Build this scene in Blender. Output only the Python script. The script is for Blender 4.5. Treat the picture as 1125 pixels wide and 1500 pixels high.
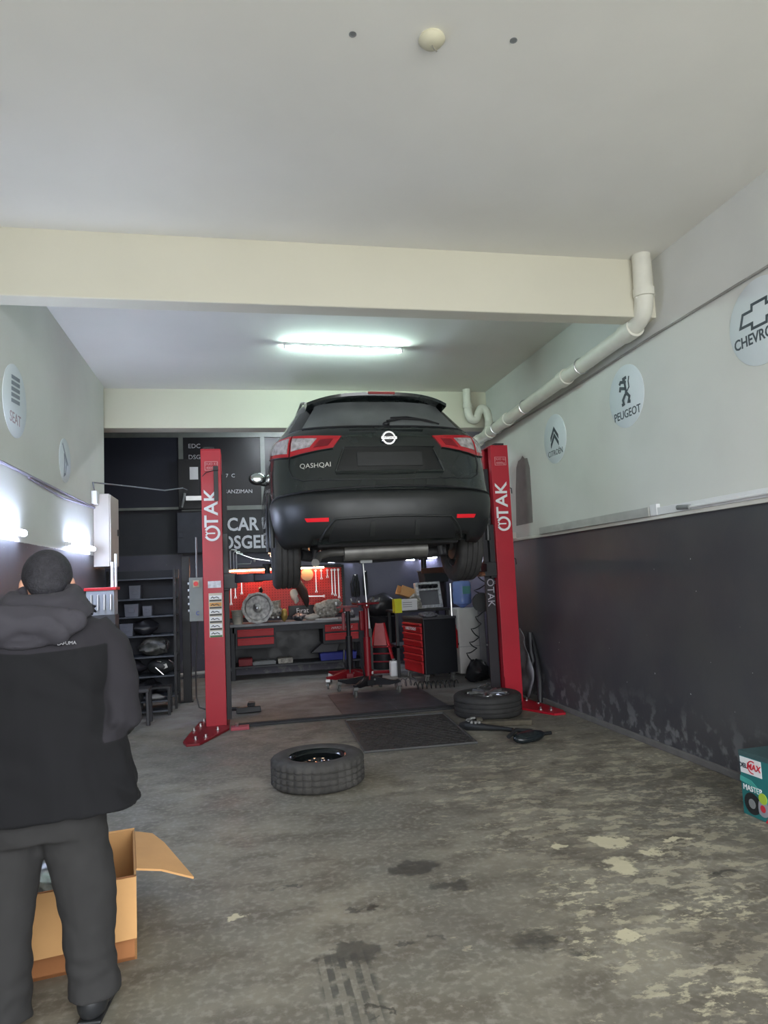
import bpy, bmesh, math, random
from mathutils import Vector, Matrix, Euler, noise
random.seed(7)
PI = math.pi; R = math.radians
C = bpy.context.scene.collection
for o in list(bpy.data.objects): bpy.data.objects.remove(o)
sc = bpy.context.scene

# ------------------------------------------------------------------ camera
def cam_axes(yaw, pitch, roll):
    cy, sy, cp, sp = math.cos(yaw), math.sin(yaw), math.cos(pitch), math.sin(pitch)
    f = Vector((sy*cp, cy*cp, sp)); r = Vector((cy, -sy, 0)); d = f.cross(r)
    c, s = math.cos(roll), math.sin(roll)
    return c*r + s*d, -s*r + c*d, f
r_, d_, f_ = cam_axes(.2039, .0932, .0455)
cd = bpy.data.cameras.new('camera'); cam = bpy.data.objects.new('camera', cd); C.objects.link(cam)
cd.sensor_fit = 'HORIZONTAL'; cd.sensor_width = 36; cd.lens = 1013/1125*36; cd.clip_start = .05
cam.matrix_world = Matrix(((r_.x, -d_.x, -f_.x, 0), (r_.y, -d_.y, -f_.y, 0), (r_.z, -d_.z, -f_.z, 1.45), (0, 0, 0, 1)))
sc.camera = cam

# ------------------------------------------------------------------ light
sc.view_settings.view_transform = 'Standard'; sc.view_settings.look = 'None'
sc.view_settings.gamma = 1; sc.view_settings.use_curve_mapping = False
sc.view_settings.exposure = 1.93
w = bpy.data.worlds.new('overcast_sky'); sc.world = w; w.use_nodes = True
wn = w.node_tree.nodes; wl = w.node_tree.links
bg = wn['Background']; bg.inputs[1].default_value = 2.3; bg.inputs[0].default_value = (.92, .96, 1.0, 1)
pd = bpy.data.lights.new('sky_portal', 'AREA'); pd.shape = 'RECTANGLE'; pd.size = 4.9; pd.size_y = 3.8
pd.cycles.is_portal = True
po = bpy.data.objects.new('sky_portal', pd); C.objects.link(po); po.location = (.82, -1.6, 1.9); po.rotation_euler = (R(90), 0, 0)

# ------------------------------------------------------------------ materials
MATS = {}
def mat(name, col, rough=.6, metal=0, var=.12, vs=6, bump=0, bs=60, emit=0, coat=0, alpha=None, trans=0, rv=0, ior=1.45):
    if name in MATS: return MATS[name]
    m = bpy.data.materials.new(name); m.use_nodes = True; n = m.node_tree.nodes; l = m.node_tree.links
    b = n['Principled BSDF']; b.inputs['Roughness'].default_value = rough; b.inputs['Metallic'].default_value = metal
    b.inputs['IOR'].default_value = ior
    tc = n.new('ShaderNodeTexCoord')
    if emit:
        b.inputs['Emission Color'].default_value = (*col, 1); b.inputs['Emission Strength'].default_value = emit
        b.inputs['Base Color'].default_value = (.8, .8, .8, 1)
    else:
        nz = n.new('ShaderNodeTexNoise'); nz.inputs['Scale'].default_value = vs; nz.inputs['Detail'].default_value = 6
        l.new(tc.outputs['Object'], nz.inputs['Vector'])
        rp = n.new('ShaderNodeMapRange'); rp.inputs[1].default_value = .3; rp.inputs[2].default_value = .7
        rp.inputs[3].default_value = 1-var; rp.inputs[4].default_value = 1+var
        l.new(nz.outputs['Fac'], rp.inputs[0])
        mx = n.new('ShaderNodeVectorMath'); mx.operation = 'SCALE'; mx.inputs[0].default_value = col
        l.new(rp.outputs[0], mx.inputs['Scale']); l.new(mx.outputs[0], b.inputs['Base Color'])
        if rv:
            r2 = n.new('ShaderNodeMapRange'); r2.inputs[1].default_value = .3; r2.inputs[2].default_value = .7
            r2.inputs[3].default_value = max(0, rough-rv); r2.inputs[4].default_value = min(1, rough+rv)
            l.new(nz.outputs['Fac'], r2.inputs[0]); l.new(r2.outputs[0], b.inputs['Roughness'])
    if bump:
        n2 = n.new('ShaderNodeTexNoise'); n2.inputs['Scale'].default_value = bs; n2.inputs['Detail'].default_value = 4
        l.new(tc.outputs['Object'], n2.inputs['Vector'])
        bp = n.new('ShaderNodeBump'); bp.inputs['Strength'].default_value = bump; bp.inputs['Distance'].default_value = .01
        l.new(n2.outputs['Fac'], bp.inputs['Height']); l.new(bp.outputs[0], b.inputs['Normal'])
    if coat: b.inputs['Coat Weight'].default_value = coat
    if trans: b.inputs['Transmission Weight'].default_value = trans
    if alpha is not None: b.inputs['Alpha'].default_value = alpha
    MATS[name] = m; return m
def srgb(r, g, b): return tuple(((c/255+.055)/1.055)**2.4 if c > 10 else c/255/12.92 for c in (r, g, b))
plaster = mat('plaster', srgb(214, 212, 204), .9, var=.035, vs=1.1, bump=.12, bs=14)
cream = mat('cream_plaster', srgb(212, 208, 191), .9, var=.03, vs=1.1, bump=.12, bs=14)
black = mat('black_steel', (.012, .012, .014), .45, rv=.1)
blackp = mat('black_plastic', (.016, .017, .018), .5)
dgrey = mat('dark_grey_metal', (.045, .045, .05), .5)
grey = mat('grey_metal', (.22, .23, .23), .5)
lgrey = mat('light_grey_plastic', (.55, .56, .56), .5)
steel = mat('bright_steel', (.6, .6, .6), .3, 1)
chrome = mat('chrome', (.8, .8, .8), .12, 1, var=.02)
castal = mat('cast_aluminium', (.42, .41, .39), .5, .7, var=.45, vs=18, bump=.5, bs=70)
dirtal = mat('dirty_aluminium', (.33, .31, .27), .7, .2, var=.5, vs=25, bump=.7, bs=60)
red = mat('red_paint', (.40, .008, .022), .42, var=.1, vs=2, coat=.05)
redd = mat('red_drawer', (.45, .008, .014), .5, var=.05)
dred = mat('dark_red_paint', (.2, .006, .012), .4, var=.15)
rubber = mat('tyre_rubber', (.032, .031, .030), .75, var=.25, vs=10, bump=.2, bs=80)
rubberd = mat('dusty_tyre_rubber', (.052, .049, .045), .82, var=.3, vs=8, bump=.25, bs=80)
white = mat('white_vinyl', (.75, .75, .76), .6, var=.03)
signw = mat('sign_lettering', (.62, .62, .66), .6, var=.05)
logo_dk = mat('logo_dark_print', srgb(62, 70, 78), .6, var=.05)
disc_m = mat('sign_disc_blue_white', srgb(212, 218, 222), .55, var=.02)
beige = mat('beige_cabinet', srgb(182, 176, 168), .6, var=.03)
card = mat('cardboard', srgb(206, 158, 104), .85, var=.08, vs=5, bump=.05)
cardd = mat('cardboard_inside', srgb(168, 112, 70), .9, var=.08, vs=5)
pvc = mat('pvc_pipe', srgb(222, 220, 208), .5, var=.05, vs=8)
navy = mat('dark_navy_panel', srgb(34, 38, 52), .55, var=.12, vs=2)
pane_m = mat('dark_glazing', srgb(30, 30, 34), .35, var=.1)
alum = mat('aluminium_frame', srgb(120, 124, 120), .45, .2)
glue = mat('yellow_plastic', (.75, .75, .02), .5)
bluep = mat('blue_plastic', (.02, .03, .25), .5)

def led(name, col, s): return mat(name, col, emit=s)
tubew = led('cool_tube_glow', (.72, 1, .93), 60)
tubeb = led('blue_white_tube_glow', (.62, .72, 1), 29)
tubes = led('small_tube_glow', (.7, .78, 1), 14)
warm = led('warm_strip_glow', (1, .50, .26), 26)

# ------------------------------------------------------------------ mesh helpers
def T(x=0, y=0, z=0): return Matrix.Translation((x, y, z))
def RX(a): return Matrix.Rotation(R(a), 4, 'X')
def RY(a): return Matrix.Rotation(R(a), 4, 'Y')
def RZ(a): return Matrix.Rotation(R(a), 4, 'Z')
def axes(x, y, z, o=(0, 0, 0)):
    return Matrix(((x[0], y[0], z[0], o[0]), (x[1], y[1], z[1], o[1]), (x[2], y[2], z[2], o[2]), (0, 0, 0, 1)))
I4 = Matrix.Identity(4)
class MB:
    def __init__(s): s.bm = bmesh.new()
    def box(s, c, d, M=I4, top=1.0):
        x, y, z = d[0]/2, d[1]/2, d[2]/2; V = []
        for k in (-1, 1):
            t = top if k > 0 else 1
            for a, b in ((-1, -1), (1, -1), (1, 1), (-1, 1)):
                V.append(s.bm.verts.new(M @ Vector((c[0]+a*x*t, c[1]+b*y*t, c[2]+k*z))))
        for f in ((3, 2, 1, 0), (4, 5, 6, 7), (0, 1, 5, 4), (1, 2, 6, 5), (2, 3, 7, 6), (3, 0, 4, 7)): s.bm.faces.new([V[i] for i in f])
        return s
    def b2(s, x0, x1, y0, y1, z0, z1, M=I4): return s.box(((x0+x1)/2, (y0+y1)/2, (z0+z1)/2), (x1-x0, y1-y0, z1-z0), M)
    def ring(s, c, u, v, r, n, r2=None): return [s.bm.verts.new(c + u*(r*math.cos(2*PI*i/n)) + v*((r2 or r)*math.sin(2*PI*i/n))) for i in range(n)]
    def skin(s, rings, cap=True, closed=False):
        n = len(rings[0]); m = len(rings)
        for k in range(m if closed else m-1):
            A, B = rings[k], rings[(k+1) % m]
            for i in range(n):
                try: s.bm.faces.new((A[i], A[(i+1) % n], B[(i+1) % n], B[i]))
                except ValueError: pass
        if cap and not closed:
            s.bm.faces.new(rings[0][::-1]); s.bm.faces.new(rings[-1])
        return s
    def tube(s, pts, r, n=8, closed=False, cap=True):
        P = [Vector(p) for p in pts]; rs = r if isinstance(r, (list, tuple)) else [r]*len(P); rings = []; up = None
        for i, p in enumerate(P):
            if closed: t = P[(i+1) % len(P)]-P[i-1]
            else: t = (P[min(i+1, len(P)-1)]-P[max(i-1, 0)])
            t.normalize()
            if up is None: up = Vector((0, 0, 1)) if abs(t.z) < .9 else Vector((0, 1, 0))
            u = t.cross(up)
            if u.length < 1e-4: u = t.cross(Vector((1, 0, 0)))
            u.normalize(); v = u.cross(t).normalized(); up = v
            rings.append(s.ring(p, u, v, rs[i], n))
        return s.skin(rings, cap, closed)
    def stube(s, pts, r, n=12, k=5):
        P = [Vector(p) for p in pts]; Q = []
        for i in range(len(P)-1):
            a, b, c, d = P[max(i-1, 0)], P[i], P[i+1], P[min(i+2, len(P)-1)]
            for j in range(k):
                t = j/k; Q.append(.5*(2*b+(c-a)*t+(2*a-5*b+4*c-d)*t*t+(3*b-3*c+d-a)*t**3))
        Q.append(P[-1]); return s.tube(Q, r, n)
    def cyl(s, a, b, r, r2=None, n=14): return s.tube([a, b], [r, r if r2 is None else r2], n)
    def lathe(s, prof, n=32, M=I4, mod=None, closed=False):
        rings = []
        for k, (r, h) in enumerate(prof):
            rings.append([s.bm.verts.new(M @ Vector(((r+(mod(k, i) if mod else 0))*math.cos(2*PI*i/n), (r+(mod(k, i) if mod else 0))*math.sin(2*PI*i/n), h))) for i in range(n)])
        return s.skin(rings, not closed, closed)
    def prism(s, poly, d, M=I4):
        A = [s.bm.verts.new(M @ Vector((x, y, 0))) for x, y in poly]; B = [s.bm.verts.new(M @ Vector((x, y, d))) for x, y in poly]
        s.bm.faces.new(A[::-1]); s.bm.faces.new(B); n = len(A)
        for i in range(n): s.bm.faces.new((A[i], A[(i+1) % n], B[(i+1) % n], B[i]))
        return s
    def ball(s, c, r, nu=14, nv=9, M=I4):
        r = r if isinstance(r, (tuple, list)) else (r, r, r)
        g = bmesh.ops.create_uvsphere(s.bm, u_segments=nu, v_segments=nv, radius=1)
        bmesh.ops.transform(s.bm, matrix=M @ Matrix.Translation(c) @ Matrix.Diagonal((*r, 1)), verts=g['verts']); return s
    def jitter(s, a, f=8, seed=0):
        for v in s.bm.verts: v.co += noise.noise_vector(v.co*f+Vector((seed, seed*1.7, 0)))*a
        return s
    def build(s, name, m, parent=None, smooth=None, bev=0, seg=2, loc=None, rot=None):
        bmesh.ops.recalc_face_normals(s.bm, faces=s.bm.faces)
        me = bpy.data.meshes.new(name); s.bm.to_mesh(me); s.bm.free()
        o = bpy.data.objects.new(name, me); C.objects.link(o)
        for mm in (m if isinstance(m, list) else [m]): me.materials.append(mm)
        if smooth:
            for p in me.polygons: p.use_smooth = True
            me.set_sharp_from_angle(angle=R(smooth))
        if bev:
            b = o.modifiers.new('bevel', 'BEVEL'); b.width = bev; b.segments = seg; b.limit_method = 'ANGLE'; b.angle_limit = R(40)
        if parent: o.parent = parent
        if loc: o.location = loc
        if rot: o.rotation_euler = rot
        return o
def bake(o, smooth=None):
    bpy.context.view_layer.update()
    dg = bpy.context.evaluated_depsgraph_get(); me = bpy.data.meshes.new_from_object(o.evaluated_get(dg))
    o.modifiers.clear(); o.data = me; me.name = o.name
    if smooth:
        for p in me.polygons: p.use_smooth = True
        me.set_sharp_from_angle(angle=R(smooth))
    return o
def thing(name, label, cat, loc=(0, 0, 0), rz=0, group=None):
    o = bpy.data.objects.new(name, None); C.objects.link(o); o.location = loc; o.rotation_euler = (0, 0, R(rz))
    o.empty_display_size = .1; return tag(o, label, cat, group)
def tag(o, label, cat, group=None, kind=None):
    o['label'] = label; o['category'] = cat
    if group: o['group'] = group
    if kind: o['kind'] = kind
    return o
def struct(o): o['kind'] = 'structure'; return o
def copy_tree(o, parent=None):
    c = o.copy(); C.objects.link(c); c.parent = parent
    for ch in list(o.children): copy_tree(ch, c)
    return c
def place(o, loc, rz, label): o.location = loc; o.rotation_euler = (0, 0, R(rz)); o['label'] = label; return o
def text(name, s, size, m, parent, M, ext=.0015, align='CENTER', sx=1, shear=0, bold=0):
    cu = bpy.data.curves.new(name, 'FONT'); cu.body = s; cu.size = size; cu.extrude = ext; cu.align_x = align; cu.align_y = 'CENTER'; cu.shear = shear
    cu.offset = bold; cu.resolution_u = 3
    t = bpy.data.objects.new(name+'_tmp', cu); C.objects.link(t); bpy.context.view_layer.update()
    me = bpy.data.meshes.new_from_object(t.evaluated_get(bpy.context.evaluated_depsgraph_get())); bpy.data.objects.remove(t)
    me.transform(M @ Matrix.Diagonal((sx, 1, 1, 1))); me.materials.clear(); me.materials.append(m)
    o = bpy.data.objects.new(name, me); C.objects.link(o)
    if parent: o.parent = parent
    return o
def FRONT(x, y, z): return axes((1, 0, 0), (0, 0, 1), (0, -1, 0), (x, y, z))       # faces -Y
def RWALL(x, y, z): return axes((0, -1, 0), (0, 0, 1), (-1, 0, 0), (x, y, z))      # faces -X
def LWALL(x, y, z): return axes((0, 1, 0), (0, 0, 1), (1, 0, 0), (x, y, z))        # faces +X
def UPWARD(x, y, z): return axes((0, 0, 1), (-1, 0, 0), (0, -1, 0), (x, y, z))     # reads bottom to top, faces -Y

# ------------------------------------------------------------------ setting
XL, XR, YF, YB, ZC = -1.55, 3.2, -1.6, 11.4, 3.82
def wallpaint(name, lower, upper, zb):
    m = bpy.data.materials.new(name); m.use_nodes = True; n = m.node_tree.nodes; l = m.node_tree.links
    b = n['Principled BSDF']; tc = n.new('ShaderNodeTexCoord'); sp = n.new('ShaderNodeSeparateXYZ'); l.new(tc.outputs['Object'], sp.inputs[0])
    def nz(s, d=5):
        q = n.new('ShaderNodeTexNoise'); q.inputs['Scale'].default_value = s; q.inputs['Detail'].default_value = d; l.new(tc.outputs['Object'], q.inputs['Vector']); return q.outputs['Fac']
    def mr(x, a, c, d=0, e=1):
        q = n.new('ShaderNodeMapRange'); q.interpolation_type = 'SMOOTHSTEP'; l.new(x, q.inputs[0])
        for i, v in enumerate((a, c, d, e)): q.inputs[i+1].default_value = v
        return q.outputs[0]
    def mul(x, y, op='MULTIPLY'):
        q = n.new('ShaderNodeMath'); q.operation = op; l.new(x, q.inputs[0])
        if isinstance(y, (int, float)): q.inputs[1].default_value = y
        else: l.new(y, q.inputs[1])
        return q.outputs[0]
    def mix(f, a, c):
        q = n.new('ShaderNodeMixRGB'); l.new(f, q.inputs[0])
        for i, v in ((1, a), (2, c)):
            if isinstance(v, tuple): q.inputs[i].default_value = (*v, 1)
            else: l.new(v, q.inputs[i])
        return q.outputs[0]
    up = mix(mr(nz(1.3), .35, .7), upper, tuple(c*.93 for c in upper))
    lo = mix(mr(nz(1.7), .3, .7), lower, tuple(c*k for c, k in zip(lower, (1.35, 1.35, 1.22))))
    low_edge = mul(mr(sp.outputs[2], .06, .5, 1, 0), mr(nz(9), .5, .62))
    lo = mix(low_edge, lo, (.16, .16, .165))
    lo = mix(mr(nz(30, 1), .80, .81), lo, (.5, .5, .5))
    zz = mul(sp.outputs[2], mul(nz(25), .012), 'ADD')
    l.new(mix(mr(zz, zb, zb+.006), lo, up), b.inputs['Base Color'])
    l.new(mr(sp.outputs[2], zb, zb+.02, .5, .9), b.inputs['Roughness'])
    bp = n.new('ShaderNodeBump'); bp.inputs['Strength'].default_value = .15; bp.inputs['Distance'].default_value = .01; l.new(nz(12), bp.inputs['Height']); l.new(bp.outputs[0], b.inputs['Normal'])
    return m
lowc = srgb(63, 63, 68)
wp = wallpaint('two_tone_wall_paint', lowc, srgb(212, 212, 207), 1.815)
wpb = wallpaint('back_wall_paint', srgb(70, 68, 84), srgb(60, 60, 66), 1.95)

# floor shader with stains fixed to the slab
def floor_mat():
    m = bpy.data.materials.new('stained_concrete'); m.use_nodes = True; n = m.node_tree.nodes; l = m.node_tree.links
    b = n['Principled BSDF']; tc = n.new('ShaderNodeTexCoord')
    def nz(s, d=6, st=None, rough=.55):
        q = n.new('ShaderNodeTexNoise'); q.inputs['Scale'].default_value = s; q.inputs['Detail'].default_value = d; q.inputs['Roughness'].default_value = rough
        if st:
            mp = n.new('ShaderNodeMapping'); mp.inputs['Scale'].default_value = st; mp.inputs['Rotation'].default_value = (0, 0, .25); l.new(tc.outputs['Object'], mp.inputs[0]); l.new(mp.outputs[0], q.inputs['Vector'])
        else: l.new(tc.outputs['Object'], q.inputs['Vector'])
        return q
    def mr(x, a, c, d=0, e=1):
        q = n.new('ShaderNodeMapRange'); q.interpolation_type = 'SMOOTHSTEP'; l.new(x, q.inputs[0])
        for i, v in enumerate((a, c, d, e)): q.inputs[i+1].default_value = v
        return q.outputs[0]
    def op(o_, x, y):
        q = n.new('ShaderNodeMath'); q.operation = o_
        for i, v in ((0, x), (1, y)):
            if isinstance(v, (int, float)): q.inputs[i].default_value = v
            else: l.new(v, q.inputs[i])
        return q.outputs[0]
    def mix(f, a, c):
        q = n.new('ShaderNodeMixRGB'); l.new(f, q.inputs[0])
        for i, v in ((1, a), (2, c)):
            if isinstance(v, tuple): q.inputs[i].default_value = (*v, 1)
            else: l.new(v, q.inputs[i])
        return q.outputs[0]
    # warped coordinates
    wv = n.new('ShaderNodeTexNoise'); wv.inputs['Scale'].default_value = 7; wv.inputs['Detail'].default_value = 5; l.new(tc.outputs['Object'], wv.inputs['Vector'])
    sb = n.new('ShaderNodeVectorMath'); sb.operation = 'SUBTRACT'; sb.inputs[1].default_value = (.5, .5, .5); l.new(wv.outputs['Color'], sb.inputs[0])
    sc_ = n.new('ShaderNodeVectorMath'); sc_.operation = 'SCALE'; sc_.inputs['Scale'].default_value = .22; l.new(sb.outputs[0], sc_.inputs[0])
    sc_.inputs['Scale'].default_value = .30; wv.inputs['Scale'].default_value = 9; wv.inputs['Roughness'].default_value = .65
    ad = n.new('ShaderNodeVectorMath'); ad.operation = 'ADD'; l.new(tc.outputs['Object'], ad.inputs[0]); l.new(sc_.outputs[0], ad.inputs[1])
    def blob(x, y, rx, ry, soft=.35):
        mp = n.new('ShaderNodeMapping'); mp.vector_type = 'POINT'; mp.inputs['Location'].default_value = (-x/rx, -y/ry, 0); mp.inputs['Scale'].default_value = (1/rx, 1/ry, 0)
        l.new(ad.outputs[0], mp.inputs[0]); ln = n.new('ShaderNodeVectorMath'); ln.operation = 'LENGTH'; l.new(mp.outputs[0], ln.inputs[0])
        return mr(ln.outputs['Value'], 1-soft, 1, 1, 0)
    def union(bs):
        a = bs[0]
        for q in bs[1:]: a = op('MAXIMUM', a, q)
        return a
    col = mix(mr(nz(.9).outputs['Fac'], .32, .68), srgb(108, 105, 95), srgb(142, 136, 120))
    col = mix(mr(nz(3.5, 8, (1, 1.6, 1)).outputs['Fac'], .42, .66), col, srgb(104, 98, 86))
    col = mix(op('MULTIPLY', mr(nz(30, 4).outputs['Fac'], .45, .7), .5), col, srgb(158, 154, 142))
    # scraped light flecks, denser on the right
    sp = n.new('ShaderNodeSeparateXYZ'); l.new(tc.outputs['Object'], sp.inputs[0])
    right = op('MULTIPLY', mr(sp.outputs[0], .7, 1.7), mr(sp.outputs[1], 7, 4.6))
    left = mr(sp.outputs[0], -.1, .9, .06, .14)
    dens = op('ADD', op('MULTIPLY', right, .20), left)
    fl = nz(6.5, 9, (1, 1.7, 1), .72).outputs['Fac']
    fm = mr(op('ADD', fl, op('MULTIPLY', dens, .55)), .70, .735)
    col = mix(op('MULTIPLY', fm, .5), col, srgb(192, 184, 158))
    # wide darker, reddish dirt band on the right
    col = mix(op('MULTIPLY', op('MULTIPLY', right, mr(nz(2.2, 7).outputs['Fac'], .45, .62)), .5), col, srgb(84, 77, 68))
    col = mix(op('MULTIPLY', mr(sp.outputs[1], 4.8, 7, 0, .35), mr(nz(1.6, 5).outputs['Fac'], .3, .7, .5, 1)), col, srgb(78, 76, 72))  # greyer and darker across the whole width, from mid-floor to the lift
    light = union([blob(1.86, 3.52, .12, .085), blob(1.76, 3.22, .1, .11), blob(2.17, 3.41, .09, .04), blob(1.98, 3.32, .05, .05), blob(1.58, 3.55, .05, .06), blob(1.42, 2.62, .09, .04), blob(-.06, 3.24, .05, .04)])
    fleck = op('MULTIPLY', union([blob(1.6, 2.2, .42, .2, .8), blob(1.9, 2.72, .4, .2, .8), blob(1.45, 3.0, .22, .4, .8), blob(1.3, 2.62, .25, .2, .8)]), mr(nz(13, 8, (1, 1.7, 1), .7).outputs['Fac'], .53, .58))
    light = op('MAXIMUM', light, op('MULTIPLY', fleck, .75))
    col = mix(op('MULTIPLY', light, .9), col, srgb(202, 194, 164))
    dark = union([blob(.81, 3.51, .16, .11, .35), blob(.9, 3.26, .1, .055, .4), blob(.43, 3.18, .07, .022, .5), blob(.54, 3.16, .04, .02), blob(.36, 2.82, .13, .1, .3), blob(1.09, 2.7, .15, .1, .6), blob(.6, 2.83, .06, .03), blob(.72, 2.86, .04, .03), blob(.41, 2.44, .06, .025), blob(2.15, 3.0, .16, .03, .6), blob(2.0, 2.45, .1, .06, .8), blob(.72, 3.56, .03, .02), blob(.18, 3.47, .08, .02), blob(1.22, 2.6, .12, .03, .9)])
    col = mix(op('MULTIPLY', dark, .72), col, srgb(62, 60, 56))
    # tyre print: three dark bars running towards the door
    bars = n.new('ShaderNodeTexWave'); bars.inputs['Scale'].default_value = 6.2; bars.inputs['Distortion'].default_value = .6; bars.bands_direction = 'X'; l.new(tc.outputs['Object'], bars.inputs['Vector'])
    tr = op('MULTIPLY', op('MULTIPLY', mr(sp.outputs[0], .22, .25), mr(sp.outputs[0], .42, .45, 1, 0)), op('MULTIPLY', mr(sp.outputs[1], 2.0, 2.75, .2, 1), mr(sp.outputs[1], 2.8, 2.86, 1, 0)))
    col = mix(op('MULTIPLY', op('MULTIPLY', op('MULTIPLY', tr, mr(nz(16, 5).outputs['Fac'], .36, .56)), mr(bars.outputs['Fac'], .35, .6)), .8), col, srgb(70, 69, 64))
    col = mix(op('MULTIPLY', blob(.8, 2.9, .55, .3, .9), .3), col, srgb(104, 98, 90))
    col = mix(op('MULTIPLY', mr(sp.outputs[1], 7.3, 7.8), mr(nz(2, 7).outputs['Fac'], .2, .6, .8, .3)), col, srgb(156, 156, 158))  # paler, cooler slab at the back; rear bay brightness put into its colour
    l.new(col, b.inputs['Base Color'])
    rg = mr(nz(4).outputs['Fac'], .3, .7, .5, .78); l.new(op('SUBTRACT', rg, op('MULTIPLY', dark, .2)), b.inputs['Roughness'])
    bp = n.new('ShaderNodeBump'); bp.inputs['Strength'].default_value = .25; bp.inputs['Distance'].default_value = .006
    l.new(op('ADD', nz(22, 6).outputs['Fac'], op('MULTIPLY', fm, .6)), bp.inputs['Height']); l.new(bp.outputs[0], b.inputs['Normal'])
    return m
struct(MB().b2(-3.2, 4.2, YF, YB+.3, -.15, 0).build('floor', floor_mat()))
struct(MB().b2(-30, 30, -40, YF, -.2, -.02).build('forecourt', mat('asphalt', srgb(176, 174, 168), .9, vs=3)))
struct(MB().b2(XL-.25, XR+.25, YF, 8.5, ZC, ZC+.2).build('ceiling', mat('ceiling_plaster', srgb(230, 228, 220), .92, var=.05, vs=.8, bump=.15, bs=5)))
struct(MB().b2(-3.2, 4.2, 8.75, YB+.3, 3.95, 4.15).build('ceiling_rear', plaster))
struct(MB().b2(XL-.02, XR+.02, 4.68, 4.85, 3.36, ZC+.01).build('trim_1', cream, bev=.008))
struct(MB().b2(-3.2, 4.2, 8.5, 8.75, 3.34, 4.1).build('trim_2', cream, bev=.008))
struct(MB().b2(XR, XR+.25, YF, 8.62, 0, ZC+.2).build('wall_right', wp))
struct(MB().b2(XL-.25, XL, YF, 8.42, 0, ZC+.2).build('wall_left', wp))
struct(MB().b2(3.62, 3.87, 8.62, YB+.3, 0, 4.1).b2(XR+.25, 3.87, 8.42, 8.62, 0, 4.1).build('wall_right_rear', wallpaint('rear_side_paint', srgb(84, 80, 96), srgb(150, 150, 150), 2.0)))
struct(MB().b2(-2.75, -2.5, 8.42, YB+.3, 0, 4.1).b2(-2.5, XL-.25, 8.3, 8.42, 0, 4.1).build('wall_left_rear', wallpaint('rear_left_paint', srgb(44, 46, 56), srgb(60, 62, 72), 2.0)))
struct(MB().b2(-2.75, 3.87, YB, YB+.25, 0, 4.1).build('wall_back', wpb))
struct(MB().b2(XL-.6, XL, YF-.25, YF, 0, 4.1).b2(XR, XR+.6, YF-.25, YF, 0, 4.1).b2(XL, XR, YF-.25, YF, 3.82, 4.1).build('wall_front', plaster))
struct(MB().b2(XR-.03, XR, YF, 8.6, 0, .05).build('baseboard_right', mat('cement_skirting', srgb(104, 102, 100), .9, bump=.4, bs=20), bev=.006))
struct(MB().b2(XR-.022, XR, YF, 8.6, 1.80, 1.83).build('trim_3', plaster, bev=.006))
# unpainted grey stripe on right wall beside lift (flat paint)
pp = [(-.28, 1.98), (.20, 1.98), (.21, 2.3), (.21, 2.6), (.16, 2.72), (.08, 2.73), (.03, 2.77), (-.02, 2.74), (-.1, 2.73), (-.17, 2.66), (-.23, 2.4)]
struct(MB().prism(pp, .003, RWALL(XR, 7.45, 0)).build('trim_4', mat('grey_wall_paint', srgb(128, 122, 120), .8, var=.1)))

# rear glazing: frame bars and panes
fr = struct(MB().b2(-2.5, 3.6, YB-.06, YB, 3.82, 3.95).b2(-2.5, 3.6, YB-.05, YB, 2.66, 2.70).build('window_1', alum))
for x in (-.93, .36, 1.65, 2.94): MB().b2(x-.035, x+.035, YB-.06, YB, 2.70, 3.82).build('mullion', alum, fr)
for x0, x1 in ((-.895, .325), (.395, 1.615), (1.685, 2.905)):
    p = MB().b2(x0, x1, YB-.03, YB-.005, 2.70, 3.82).build('pane', pane_m, fr)
MB().b2(-2.49, -.97, YB-.04, YB-.005, 2.66, 3.9).build('pane', navy, fr)
for s, x, z, sz in (('EDC', -.72, 3.68, .1), ('DSG', -.72, 3.5, .1), ('CVT', -.72, 3.33, .09), ('DSG  7  C', -.27, 3.19, .085), ('ŞANZIMAN', -.045, 2.93, .088)):
    text('lettering', s, sz, signw, fr, FRONT(x, YB-.034, z))
for k, z in enumerate((3.3, 3.1, 2.86, 2.74)): MB().b2(-.52, -.40, YB-.036, YB-.03, z-.02, z+.02).build('lettering', signw, fr)

# sign board: CAR S... / ...OSGEL
sg = tag(MB().b2(-.93, 2.4, YB-.06, YB-.002, 1.93, 2.65).build('sign_board', mat('sign_black', srgb(40, 38, 42), .5), bev=.004), 'black sign board with large grey capital letters on the back wall', 'sign')
def sgt(s, x, z, sz): text('lettering', s, sz, signw, sg, FRONT(x, YB-.064, z), align='LEFT', bold=.007, sx=.86)
sgt('CAR', -.235, 2.385, .29); sgt('SERVİS', .325, 2.385, .29); sgt('OSGEL', -.34, 2.095, .29)
MB().b2(-.93, 2.4, YB-.07, YB-.055, 2.63, 2.66).build('edge_strip', alum, sg)

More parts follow.
